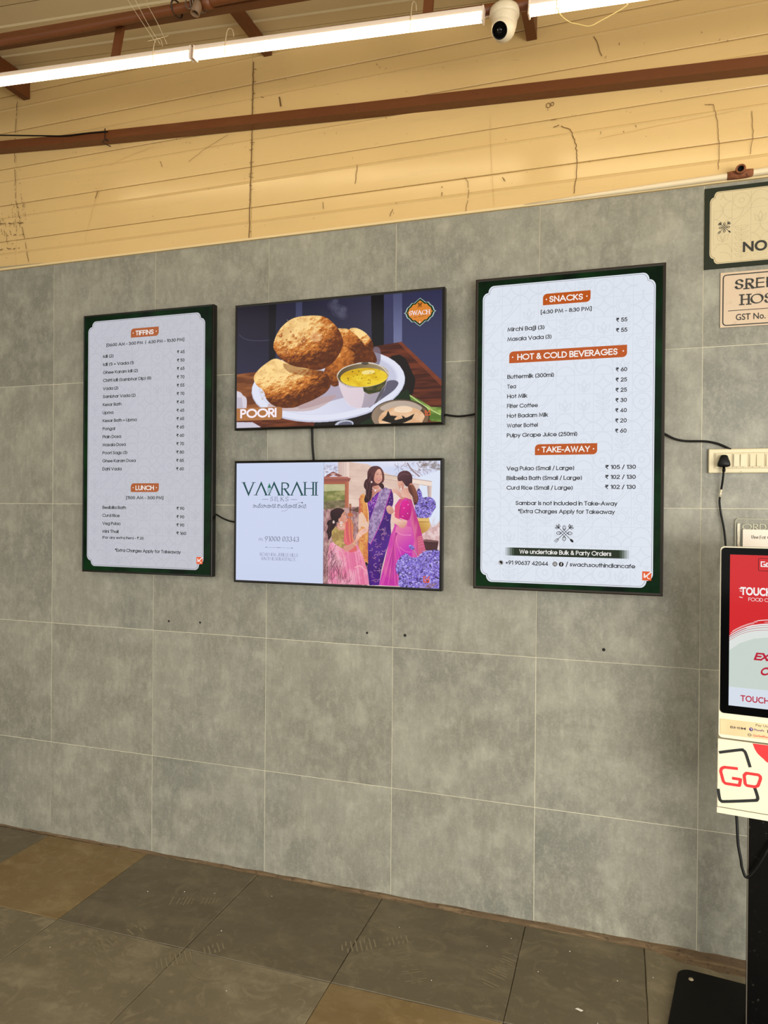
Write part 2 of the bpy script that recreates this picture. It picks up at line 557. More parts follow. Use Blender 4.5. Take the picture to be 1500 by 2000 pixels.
YC = .0030
crack([(1.113, 3.68), (1.110, 3.44), (1.107, 3.29), (1.1, 3.08), (1.097, 2.875)], .007, .001, 12)
for k in range(26):
    z = rnd.uniform(2.9, 3.66); x = 1.098 + (z - 2.87) * .02
    crack([(x + rnd.uniform(-.012, .004), z), (x + rnd.uniform(-.002, .016), z + rnd.uniform(-.008, .008))], .003, .001, 2)
crack([(-.244, 3.74), (-.258, 3.54), (-.256, 3.37), (-.252, 3.22), (-.2, 3.05), (-.165, 2.9)], .005, .0015, 14, broken=.25)
for k in range(9):
    x = -.36 + k * .02 + rnd.uniform(-.004, .004); z1 = 3.12 + rnd.uniform(0, .14); z0 = z1 - rnd.uniform(.1, .22)
    crack([(x, z1), (x + .02, z0)], .0035, .0015, 14, broken=.45)
for z in (3.115, 3.055, 2.985):
    crack([(-.38, z), (-.2, z - .012)], .006, .002, 22, broken=.55)
crack([(1.244, 3.5), (1.252, 3.454)], .011, .001, 3)
crack([(1.15, 3.508), (1.25, 3.512)], .004, .002, 6, broken=.4)
crack([(.275, 3.234), (.23, 3.12), (.185, 2.968)], .0022, .001, 8, m=crack_light)
crack([(.262, 3.205), (.245, 3.17)], .006, .002, 4)
crack([(.32, 3.315), (.42, 3.35), (.584, 3.375)], .0022, .001, 8, m=crack_light)
crack([(.777, 3.275), (.88, 3.33), (.985, 3.369)], .0024, .001, 6)
crack([(2.476, 3.175), (2.516, 3.15), (2.535, 3.093), (2.542, 3.013), (2.530, 2.9)], .0042, .0014, 9)
crack([(2.45, 3.172), (2.47, 3.178)], .005, .001, 2)
crack([(2.087, 3.031), (2.106, 3.0), (2.109, 2.948), (2.095, 2.876)], .0032, .0014, 7, broken=.15)
crack([(3.0, 3.17), (3.03, 3.165), (3.043, 3.093), (3.05, 3.0), (3.047, 2.922)], .003, .001, 8)
crack([(3.156, 3.122), (3.163, 3.046), (3.154, 2.963)], .003, .001, 6)
crack([(2.196, 3.25), (2.2, 3.1), (2.215, 2.893)], .0016, .0005, 6, m=crack_light)
crack([(1.997, 3.009), (1.995, 2.959)], .005, .002, 6, broken=.3)
crack([(2.62, 3.1), (2.8, 3.115), (3.1, 3.13)], .0016, .0006, 6, m=crack_light)
for a, b in (((1.46, 3.0), (1.462, 2.97)), ((1.763, 3.38), (1.766, 3.345)), ((1.624, 3.36), (1.626, 3.352)), ((1.62, 3.14), (1.61, 3.06)), ((2.6, 3.5), (2.63, 3.42)),
             ((2.44, 3.2), (2.46, 3.205)), ((.07, 3.44), (.072, 3.5)), ((.62, 3.3), (.63, 3.27)), ((2.25, 3.0), (2.26, 2.985)), ((1.78, 2.93), (1.77, 2.9))):
    crack([a, b], .004, .0015, 4)
for k in range(70):
    x = rnd.uniform(-.35, 3.3); z = rnd.uniform(2.9, 3.62)
    crack([(x, z), (x + rnd.uniform(-.006, .006), z + rnd.uniform(-.01, .01))], rnd.uniform(.0015, .004), .001, 2)
# small ringed stain above the right menu
for dx, r in ((0, .008), (.015, .006)):
    flatmesh('crack', ribbon(arc(2.428 + dx, 3.262 + dx * .2, r, r * 1.2, 0, 360, 10), .0011), crack_mat, wall_upper, .0025, kind='stuff')

# ------------------------------------------------------------------ strip on top of the tiles
MB().sweep_box([(-2.4, -.002, 2.872), (5.4, -.002, 2.872)], .016, .010).build('trim_2', mat('cream_caulk', (214, 190, 142), .7), None,
    label='thin cream caulk strip along the top of the tiles', kind='structure')
mb = MB()
mb.add([(-2.4, -.055, 2.925), (-.08, -.006, 2.881), (-.05, -.004, 2.878), (-2.4, -.055, 2.885), (-2.4, 0, 2.93), (-.08, 0, 2.883), (-2.4, 0, 2.87), (-.05, 0, 2.87)],
       [(0, 1, 2, 3), (0, 4, 5, 1), (3, 2, 7, 6), (0, 3, 6, 4), (4, 6, 7, 5), (1, 5, 7, 2)])
mb.build('trim_3', mat('grey_flashing', (166, 150, 118), .55, .2), None, label='bent grey metal flashing at the left end of the tile top', kind='structure')

# ------------------------------------------------------------------ floor of stone slabs
floor = MB().box(-7, 12, -14, .16, -.12, -.0045).build('floor', mat('floor_bed', (66, 56, 40), .95), None, label='floor of large grey-brown stone slabs', kind='structure')
stone_layers = lambda a, b_, c: [
    (2.2, 7, .42, .66, a, .8),
    ((5, 9, 5), 9, .5, .72, b_, .55, (4, 4, 1)),
    (7, 6, .54, .68, b_, .45, (3, 8, 1), 2.6),
    (19, 8, .56, .7, b_, .35, (3, 8, 1), 1.2),
    (1.1, 3, .5, .75, c, .5, (9, 1, 1)),
]
stone_g = noise_mat('grey_stone_slab', stone_layers((124, 114, 90), (156, 144, 114), (92, 82, 62)), rough=.5, rough_var=.15, bump=.5, bump_scale=34, base=(112, 101, 78))
stone_d = noise_mat('dark_stone_slab', stone_layers((104, 94, 72), (134, 122, 96), (82, 72, 54)), rough=.46, rough_var=.14, bump=.4, bump_scale=30, base=(96, 86, 65))
stone_y = noise_mat('yellow_stone_slab', stone_layers((130, 110, 74), (158, 138, 98), (104, 84, 50)), rough=.46, rough_var=.15, bump=.45, bump_scale=30, base=(122, 98, 56))
stone_m = {('y', 0): stone_y}
FX = [-1.79, -1.19, -.6, 0.0, .587, 1.177, 1.768, 2.370, 2.815, 3.42, 4.02, 4.62]
FY = [-.012, -.592, -1.19, -1.79, -2.39, -2.99, -3.6, -4.2]
for j in range(len(FY) - 1):
    for i in range(len(FX) - 1):
        x0, x1, y1, y0 = FX[i], FX[i + 1], FY[j], FY[j + 1]
        mm = stone_g
        if (i, j) in ((3, 0), (6, 1), (9, 3), (4, 3)): mm = stone_y
        elif (i, j) in ((4, 0), (5, 0), (6, 0), (7, 0), (2, 0)): mm = stone_d
        e = .0010
        # slightly irregular hand-cut edges
        ring = []
        def edge(a, b_, n=9):
            for k in range(n):
                t = k / n
                ring.append((a[0] + (b_[0] - a[0]) * t + rnd.uniform(-.0011, .0011), a[1] + (b_[1] - a[1]) * t + rnd.uniform(-.0011, .0011)))
        edge((x0 + e, y0 + e), (x1 - e, y0 + e)); edge((x1 - e, y0 + e), (x1 - e, y1 - e)); edge((x1 - e, y1 - e), (x0 + e, y1 - e)); edge((x0 + e, y1 - e), (x0 + e, y0 + e))
        n = len(ring); cx, cy = (x0 + x1) / 2, (y0 + y1) / 2
        dz = rnd.uniform(-.0008, 0)
        vs = [(x, y, -.012) for x, y in ring] + [(x, y, dz - .003) for x, y in ring] + [(cx + (x - cx) * .992, cy + (y - cy) * .992, dz) for x, y in ring]
        fs = [(k, (k + 1) % n, n + (k + 1) % n, n + k) for k in range(n)] + [(n + k, n + (k + 1) % n, 2 * n + (k + 1) % n, 2 * n + k) for k in range(n)] + [tuple(range(2 * n, 3 * n))]
        MB().add(vs, fs).build('floor_slab', mm, floor)

# dusty shoe prints and scuffs lying on the slabs
dust = mat('dust_print', (128, 117, 92), .9)
dust_y = mat('dust_print_warm', (142, 118, 78), .9)


def shoe_print(cx, cy, ang, L=.27, W=.095, m=dust, n=15, missing=.25, heel=True):
    q = []
    ca, sa = math.cos(ang), math.sin(ang)
    for k in range(n):
        t = (k + .5) / n
        if .52 < t < .66 or rnd.random() < missing * .5: continue
        w = W * (.5 if t < .08 or t > .93 else (.85 if t < .5 else .65)) * rnd.uniform(.75, 1)
        u = (t - .5) * L
        th = L / n * .34
        sgm = [(-w / 2, w / 2)] if rnd.random() > missing else [(-w / 2, -w * .1), (w * .1, w / 2)]
        for a, b_ in sgm:
            pts = [(u - th / 2, a), (u + th / 2, a), (u + th / 2 + .004, b_), (u - th / 2 + .004, b_)]
            q.append([(cx + p[0] * ca - p[1] * sa, cy + p[0] * sa + p[1] * ca) for p in pts])
    vs = []; fs = []
    for p in q:
        n0 = len(vs); vs += [(x, y, .0003) for x, y in p]; fs.append(tuple(range(n0, n0 + 4)))
    me = bpy.data.meshes.new('shoe_print'); me.from_pydata(vs, [], fs); me.materials.append(m)
    link(bpy.data.objects.new('shoe_print', me), floor, kind='stuff')


dq = []
for k in range(60):
    cx, cy = rnd.uniform(.1, 2.3), rnd.uniform(-1.05, -.28)
    if rnd.random() < .5: cx, cy = rnd.uniform(.5, 1.5), rnd.uniform(-.95, -.5)
    r = rnd.uniform(.03, .10); a0 = rnd.uniform(0, 360)
    dq += ribbon(arc(cx, cy, r, r * rnd.uniform(.5, 1), a0, a0 + rnd.uniform(30, 110), 7), rnd.uniform(.0004, .0011))
_me = bpy.data.meshes.new('dust_scuff')
_me.from_pydata([(p[0], p[1], .0002) for q in dq for p in q], [], [tuple(range(4 * i, 4 * i + 4)) for i in range(len(dq))])
_me.materials.append(mat('dust_scuff', (124, 113, 89), .9))
link(bpy.data.objects.new('dust_scuff', _me), floor, kind='stuff')
shoe_print(1.84, -.33, .55, m=dust)
shoe_print(2.0, -.42, 2.2, .2, m=dust, missing=.5)
shoe_print(1.02, -.3, .35, .22, .08, m=dust, missing=.6)
shoe_print(1.22, -.62, .8, .26, m=dust, missing=.4)
shoe_print(.36, -.16, .2, .24, .08, m=dust_y, missing=.6)
shoe_print(2.32, -.33, 1.3, .22, m=dust, missing=.6)
shoe_print(.9, -.62, 1.2, .26, m=dust, missing=.6)

# earth-brown cement fillet between the tiles and the slabs, wider towards the right
fil_mat = noise_mat('dirty_brown_fillet', [((3, 30, 30), 6, .4, .62, (108, 86, 60), .8), ((6, 60, 60), 6, .5, .7, (150, 128, 96), .6, (3, 2, 1)), (40, 4, .55, .7, (44, 30, 18), .6, (1, 5, 5))],
                    rough=.8, bump=.8, bump_scale=60, base=(92, 74, 52), per_object=False)
vs = []; fs = []
N_ = 160
for i in range(N_ + 1):
    x = -2.4 + 7.0 * i / N_
    t = min(max((x + .3) / 2.9, 0), 1)
    wdt = .006 + .020 * t + (.055 * min(max((x - 2.84) / .12, 0), 1)) + rnd.uniform(-.004, .004)
    hz_ = .004 + .008 * t + rnd.uniform(-.002, .002)
    if x > 3.05: wdt = .09
    vs += [(x, .006, hz_ + .002), (x, -.001, hz_ + rnd.uniform(-.001, .001)), (x, -wdt * .45, hz_ * .72 + rnd.uniform(-.0015, .0015)), (x, -wdt, .0006), (x, -wdt, -.008), (x, .006, -.008)]
for i in range(N_):
    for j in range(6):
        fs.append((i * 6 + j, i * 6 + (j + 1) % 6, i * 6 + 6 + (j + 1) % 6, i * 6 + 6 + j))
MB().add(vs, fs).build('trim_1', fil_mat, None, label='dirty brown cement fillet where the tiled wall meets the floor', kind='structure')

# ------------------------------------------------------------------ roof sheet, sloping down to the right
ceil_mat = noise_mat('cream_roof_sheet', [(1.5, 5, .4, .7, (196, 176, 132), .5), (36, 3, .7, .8, (110, 84, 48), .4, (1, 3, 3))], rough=.45, rough_var=.05, base=(212, 192, 150))
RZ = lambda x: 3.818 - .078 * x
ceiling = MB()
ceiling.add([(-3.0, .12, RZ(-3.0) + .03), (5.6, .12, RZ(5.6) + .03), (5.6, -4.6, RZ(5.6) + .03), (-3.0, -4.6, RZ(-3.0) + .03),
             (-3.0, .12, RZ(-3.0) + .09), (5.6, .12, RZ(5.6) + .09), (5.6, -4.6, RZ(5.6) + .09), (-3.0, -4.6, RZ(-3.0) + .09)],
            [(0, 1, 2, 3), (7, 6, 5, 4), (0, 4, 5, 1), (1, 5, 6, 2), (2, 6, 7, 3), (3, 7, 4, 0)])
ceiling = ceiling.build('ceiling', seam_mat, None, label='sloping cream roof sheet over the counter area', kind='structure')
y = .1
while y > -4.5:
    w_ = .19; g = .002
    prof = [(y - g, .02), (y - g, .004), (y - .006, 0), (y - w_ * .4, -.004), (y - w_ * .4 - .008, 0.001), (y - w_ + g, .003), (y - w_ + g, .02)]
    n = len(prof)
    vs = [(-3.0, yy, RZ(-3.0) + .008 + dz) for yy, dz in prof] + [(5.6, yy, RZ(5.6) + .008 + dz) for yy, dz in prof]
    fs = [(i, i + 1, n + i + 1, n + i) for i in range(n - 1)] + [(n - 1, 0, n, 2 * n - 1), tuple(range(n)), tuple(range(2 * n - 1, n - 1, -1))]
    MB().add(vs, fs).build('roof_panel', ceil_mat, ceiling)
    y -= w_
plaster = mat('side_wall_paint', (170, 160, 140), .8)
MB().box(-3.1, -2.98, -4.6, .12, -.01, 4.15).build('wall_left', plaster, None, label='plain painted side wall far to the left', kind='structure')

# ------------------------------------------------------------------ brown steelwork
brown = noise_mat('brown_painted_steel', [(3, 5, .4, .7, (96, 50, 18), .6), ((4, 30, 30), 5, .58, .8, (122, 76, 40), .5, (2, 2, 2)), (50, 3, .66, .8, (50, 25, 10), .6)],
                  rough=.5, rough_var=.08, bump=.2, bump_scale=50, base=(104, 55, 18))
rail = MB().sweep_box([(-2.4, -.022, 3.655), (-.3, -.022, 3.49), (.05, -.022, 3.462), (.734, -.022, 3.416), (1.643, -.022, 3.357), (2.488, -.022, 3.307), (3.199, -.022, 3.267), (5.4, -.022, 3.14)], .052, .040)
rail = rail.build('steel_rail', brown, None, label='long brown steel rail sloping across the cream cladding below the tube lights', cat='rail')
# wire tied round the rail
tie = MB().tube(catmull([(.345, -.05, 3.47), (.345, -.052, 3.44), (.35, -.055, 3.415), (.372, -.06, 3.400), (.362, -.058, 3.412), (.34, -.06, 3.405), (.352, -.062, 3.392), (.388, -.062, 3.372)], False, 4), .0026, 6)
tie.build('wire_tie', mat('dark_wire', (46, 24, 12), .6), rail)

cable_mat = mat('black_cable', (8, 7, 6), .45, 0, .2)
MB().tube(catmull([(-.62, -.056, 3.585), (-.3, -.055, 3.535), (-.04, -.054, 3.493), (.12, -.054, 3.468), (.25, -.053, 3.462), (.36, -.052, 3.452)], False, 6), .0035, 8).build(
    'black_cable', cable_mat, None, label='thin black cable lying along the left end of the brown rail', cat='cable')

TY = -.5
truss = empty('roof_truss', (0, TY, 0), label='brown steel roof truss of a flat upper bar and round lower pipe above the lights', cat='truss')
lowz = lambda x: 3.484 - .0692 * (x - .171)
topz = lambda x: 3.640 - .064 * (x - .171)
MB().tube([(x, 0, lowz(x)) for x in (-2.3, 5.3)], .0185, 14).build('bottom_chord', brown, truss)
MB().sweep_box([(x, 0, topz(x)) for x in (-2.3, 5.3)], .040, .044).build('top_chord', brown, truss)
for xb, xt in ((.760, .786), (2.062, 2.072), (-.55, -.53), (3.36, 3.37), (4.6, 4.61), (-1.85, -1.84)):
    zb, zt = lowz(xb) + .012, topz(xt) - .02
    MB().add([(xb - .015, -.006, zb), (xb + .018, -.006, zb), (xt + .018, -.006, zt), (xt - .015, -.006, zt), (xb - .015, .010, zb), (xb + .018, .010, zb), (xt + .018, .010, zt), (xt - .015, .010, zt)],
             [(0, 1, 2, 3), (7, 6, 5, 4), (0, 4, 5, 1), (1, 5, 6, 2), (2, 6, 7, 3), (3, 7, 4, 0)]).build('post', brown, truss)

pur = [(-.187, 3.752, 'brown steel purlin ending at the wall behind the left tube light'), (1.185, 3.715, 'brown steel purlin crossing above the middle tube light near the pipe tee'),
       (2.360, 3.558, 'brown steel purlin with its end showing right of the dome camera'), (3.55, 3.53, 'brown steel purlin beyond the right edge of the picture'), (-1.6, 3.87, 'brown steel purlin beyond the left edge of the picture')]
for x, z, lb in pur[:3]:
    o = MB().box(x - .020, x + .020, -4.5, .008, z - .022, RZ(x) + .004).build('roof_purlin', brown, None, label=lb, cat='purlin', group='purlins under the roof sheet')

# round conduit running in front of the top chord, with an open tee
cond = empty('conduit_pipe', (1.2, -.56, 3.545), label='brown round pipe with an open tee beside the upper truss bar', cat='pipe')
O = Vector((1.2, -.56, 3.545))
P = [(-1.6, -.56, 3.76), (-.6, -.56, 3.655), (.234, -.56, 3.591), (.751, -.56, 3.562), (1.171, -.56, 3.546), (1.367, -.56, 3.540), (2.2, -.56, 3.50)]
MB().tube([Vector(p) - O for p in catmull(P, False, 6)], .0165, 14).build('pipe', brown, cond)
mb = MB()
for p, r in (((1.185, 3.546), .024), ((1.225, 3.544), .022)):
    mb.tube([(p[0] - .02 - 1.2, 0, p[1] - 3.545 + .0005), (p[0] + .02 - 1.2, 0, p[1] - 3.545 - .0005)], r, 16)
mb.build('tee_collar', brown, cond)
mt = Matrix.Translation((-.006, -.012, -.006)) @ Vector((-.10, -.25, -.85)).normalized().to_track_quat('Z', 'Y').to_matrix().to_4x4()
MB().lathe([(.0001, .006), (.013, .006), (.014, .046), (.0175, .046), (.0175, 0)], 18, mt).build('open_stub', mat('grey_worn_pipe', (120, 92, 64), .6), cond)
mb = MB()
for k in range(4):
    c0 = Vector((-.03 + k * .012, 0, .004))
    mb.tube([c0 + Vector((math.sin(a) * .008 * k * .4, math.cos(a) * .031, math.sin(a) * .03)) for a in [i * 2 * PI / 14 for i in range(15)]], .0022, 6, False)
mb.tube(catmull([(-.045, -.02, .02), (-.05, -.03, -.005), (-.035, -.03, -.03), (-.02, -.025, -.022)], False, 5), .002, 6)
mb.build('wire_coil', mat('grey_wire', (96, 84, 70), .5), cond)
mb = MB()
for xx in (1.085,):
    mb.tube([Vector((xx, -.56, 3.56 - (xx - 1.0) * .02)) - O + Vector((.004 * math.sin(a), math.cos(a) * .036 + .012, math.sin(a) * .026)) for a in [i * 2 * PI / 12 for i in range(13)]], .0035, 6, False)
mb.build('pipe_clip', mat('dark_wire', (46, 24, 12), .6), cond)

# ------------------------------------------------------------------ LED battens
def mk_tube_mat():
    m = bpy.data.materials.new('lit_diffuser'); m.use_nodes = True
    b = m.node_tree.nodes['Principled BSDF']
    b.inputs['Base Color'].default_value = (.9, .88, .8, 1)
    b.inputs['Emission Color'].default_value = (1.0, .79, .46, 1)
    b.inputs['Emission Strength'].default_value = 13.0
    return m


tube_mat = mk_tube_mat()
hous_mat = mat('white_plastic_housing', (226, 206, 186), .5)
wire_mat = mat('pale_tie_wire', (200, 178, 140), .6)


def tube_light(x0, x1, z0, z1, label, clips):
    """z0, z1: centre height of the batten at each end"""
    ang = math.atan2(z1 - z0, x1 - x0)
    L = math.hypot(x1 - x0, z1 - z0)
    t = empty('tube_light', (x0, -.535, z0), 0, label=label, cat='light', group='LED tube lights hung under the truss')
    t.rotation_euler = (0, -ang, 0)
    h = .0235
    # extruded housing (upper back), glowing diffuser (lower front)
    pr = [(-.0145, h), (.014, h), (.014, -.008), (.010, -.012), (.010, .003), (-.0150, .003), (-.0160, .012), (-.0160, h - .003)]
    n = len(pr)
    MB().add([(.004, yv, zv) for yv, zv in pr] + [(L - .004, yv, zv) for yv, zv in pr],
             [(i, (i + 1) % n, n + (i + 1) % n, n + i) for i in range(n)] + [tuple(range(n)), tuple(range(2 * n - 1, n - 1, -1))]).build('housing', hous_mat, t)
    pr = [(-.0160, .0045)] + [(-.002 + .0150 * math.cos(math.radians(a)), -.008 + .0155 * math.sin(math.radians(a))) for a in range(180, 361, 20)] + [(.0095, .0025)]
    n = len(pr)
    MB().add([(.006, yv, zv) for yv, zv in pr] + [(L - .006, yv, zv) for yv, zv in pr],
             [(i, (i + 1) % n, n + (i + 1) % n, n + i) for i in range(n)] + [tuple(range(n)), tuple(range(2 * n - 1, n - 1, -1))]).build('diffuser', tube_mat, t)
    for a in (0, L - .006):
        MB().box(a, a + .006, -.0175, .0155, -.0250, h + .001, .002, 2).build('end_cap', hous_mat, t)
    for c in clips:
        c = c - x0
        q = [(c, .035, h + .045), (c + .001, .02, h + .062), (c - .002, -.004, h + .05), (c, -.0175, h + .01), (c + .001, -.0195, -.012), (c - .002, -.012, -.026)]
        MB().tube(catmull(q, False, 4), .0017, 6).build('hanger_wire', wire_mat, t)
    return t


tube_light(-.02, 1.147, 3.464, 3.384, 'leftmost glowing tube light, cut by the left edge of the picture', (.08, .985))
tube_light(1.158, 2.268, 3.381, 3.300, 'middle glowing tube light, ending left of the dome camera', (1.30, 2.02))
tube_light(2.414, 3.56, 3.288, 3.222, 'right-hand glowing tube light, right of the dome camera', (2.505, 3.4))
MB().tube(catmull([(2.508, -.556, 3.262), (2.516, -.556, 3.237), (2.545, -.552, 3.210), (2.572, -.550, 3.199), (2.607, -.550, 3.186), (2.643, -.550, 3.197), (2.704, -.552, 3.219), (2.722, -.553, 3.230)], False, 5), .0018, 6).build(
    'loose_wire', mat('yellow_wire', (226, 196, 120), .5), None, label='thin loose yellow wire drooping under the right tube light', cat='wire')

# ------------------------------------------------------------------ turret camera
cm = empty('security_camera', (2.332, -.515, 3.311), label='white dome security camera hanging between two tube lights', cat='camera')
white_cam = noise_mat('aged_white_plastic', [(9, 4, .5, .75, (196, 172, 130), .5)], rough=.38, base=(222, 206, 176), per_object=False)
MB().lathe([(.0001, .012), (.040, .012), (.047, .008), (.0495, -.002), (.0495, -.014), (.047, -.020), (.040, -.022)], 36).build('mounting_base', white_cam, cm)
MB().lathe([(.044, -.018), (.043, -.030), (.040, -.050), (.036, -.064), (.030, -.074)], 36).build('collar', white_cam, cm)
d = Vector((-.22, -.82, -.62)).normalized()
qm = d.to_track_quat('Z', 'Y').to_matrix().to_4x4()
ballc = Vector((-.003, -.006, -.060))
mt = Matrix.Translation(ballc) @ qm
MB().lathe([(.0001, -.040)] + [(.040 * math.cos(math.radians(a)), .040 * math.sin(math.radians(a))) for a in range(-80, 48, 8)] + [(.0275, .0335), (.026, .034)], 36, mt).build('eyeball_housing', white_cam, cm)
MB().lathe([(.0262, .0345), (.0255, .0325), (.020, .0335), (.008, .0340), (.0001, .0340)], 30, mt).build('lens_window', mat('black_glass', (4, 4, 5), .12, 0, .15), cm)
MB().lathe([(.0085, .0345), (.0085, .0350), (.0001, .0352)], 20, mt).build('lens', mat('lens_glass', (10, 10, 13), .08, 0, .4), cm)
MB().tube(catmull([(-.048, 0, -.004), (-.056, .004, -.001), (-.062, .008, .002), (-.068, .01, .0)], False, 4), .0022, 6).build('camera_lead', hous_mat, cm)
mb = MB()
for a in (-.006, .006):
    mb.tube(catmull([(a, .0, .012), (a * 2, .004, .03), (a * 3, .008, .05), (a * 1.5, .014, .066)], False, 4), .0012, 6)
mb.build('hanging_wire', wire_mat, cm)

# cobweb threads near the left tube light
mb = MB()
for a, b_ in (((.93, -.60, 3.60), (1.02, -.56, 3.43)), ((.99, -.60, 3.56), (1.05, -.56, 3.425)), ((.86, -.60, 3.66), (1.00, -.56, 3.44)), ((.90, -.6, 3.70), (.975, -.58, 3.59)), ((.97, -.57, 3.445), (1.06, -.565, 3.452))):
    mid = tuple((p + q) / 2 + rnd.uniform(-.004, .004) for p, q in zip(a, b_))
    mb.tube(catmull([a, mid, b_], False, 4), .0007, 4)
mb.build('cobweb', mat('cobweb_thread', (226, 208, 170), .7), None, label='wispy cobweb threads above the left tube light', cat='cobweb', kind='stuff')

# ------------------------------------------------------------------ screens
bezel_mat = mat('black_glossy_bezel', (16, 12, 8), .25, 0, .22)
bezel_br = mat('brown_black_bezel', (34, 26, 18), .4, 0, .25)


def display(name, label, x0, x1, z0, z1, cat='screen', bw=.009, bm=bezel_mat, group=None, depth=.058):
    t = empty(name, (x0, -.002, z0), label=label, cat=cat, group=group)
    W, H = x1 - x0, z1 - z0
    MB().box(.03, W - .03, -depth + .014, -.0, .03, H - .03, .004, 1).build('housing', mat('black_plastic_back', (16, 15, 14), .5), t)
    # frame of four mitred bars
    y0, y1 = -depth - .002, -depth + .030
    o = [(0, 0), (W, 0), (W, H), (0, H)]; i_ = [(bw, bw), (W - bw, bw), (W - bw, H - bw), (bw, H - bw)]
    for k in range(4):
        a, b_ = o[k], o[(k + 1) % 4]; c, d_ = i_[(k + 1) % 4], i_[k]
        c2 = ((c[0] * .35 + b_[0] * .65), (c[1] * .35 + b_[1] * .65)); d2 = ((d_[0] * .35 + a[0] * .65), (d_[1] * .35 + a[1] * .65))
        ring = [(a, y1), (b_, y1), (b_, y0 + .002), (a, y0 + .002)]
        mb = MB()
        vs = [(a[0], y1, a[1]), (b_[0], y1, b_[1]), (b_[0], y0 + .003, b_[1]), (a[0], y0 + .003, a[1]), (d2[0], y0, d2[1]), (c2[0], y0, c2[1]), (d_[0], y0 + .0012, d_[1]), (c[0], y0 + .0012, c[1]), (d_[0], y1, d_[1]), (c[0], y1, c[1])]
        fs = [(0, 1, 2, 3), (3, 2, 5, 4), (4, 5, 7, 6), (6, 7, 9, 8), (8, 9, 1, 0), (0, 3, 4, 6, 8), (1, 9, 7, 5, 2)]
        mb.add(vs, fs).build('bezel', bm, t)
    return t, -depth


def notched(x0, x1, z0, z1, rx, rz, n=6):
    """panel outline whose corners step in with two convex arcs"""
    out = []

    def q(cx, cz, a0, a1):
        for i in range(n + 1):
            a = math.radians(a0 + (a1 - a0) * i / n)
            out.append((cx + rx * math.cos(a), cz + rz * math.sin(a)))
    q(x0 + 2 * rx, z1 - rz, 180, 90)[0:0] if False else None
    # clockwise from top-left
    for (sx, sz, cx, cz) in ((1, 1, x0, z1),):
        pass
    def corner(cx, cz, sx, sz, rev):
        A = [(cx + sx * (2 * rx - rx * math.sin(t)), cz + sz * (rz - rz * math.cos(t))) for t in [PI / 2 * i / n for i in range(n + 1)]]
        B = [(cx + sx * (rx - rx * math.sin(t)), cz + sz * (2 * rz - rz * math.cos(t))) for t in [PI / 2 * i / n for i in range(n + 1)]]
        c = A + B
        return c[::-1] if rev else c
    out += corner(x0, z1, 1, -1, False)      # from top edge to left edge
    out += corner(x0, z0, 1, 1, True)        # left edge to bottom edge
    out += corner(x1, z0, -1, 1, False)
    out += corner(x1, z1, -1, -1, True)
    return out


notched_simple = notched


def badge(x0, x1, z0, z1, r):
    return [(x0, z0)] + [(x0 + r - r * math.cos(t), z1 - r + r * math.sin(t)) for t in [PI / 2 * i / 6 for i in range(7)]] + [(x1, z1)] + \
           [(x1 - r + r * math.cos(t), z0 + r - r * math.sin(t)) for t in [PI / 2 * i / 6 for i in range(7)]]


def circ(cx, cz, r, n=16, rz=None):
    rz = rz or r
    return [(cx + r * math.cos(2 * PI * i / n), cz + rz * math.sin(2 * PI * i / n)) for i in range(n)]


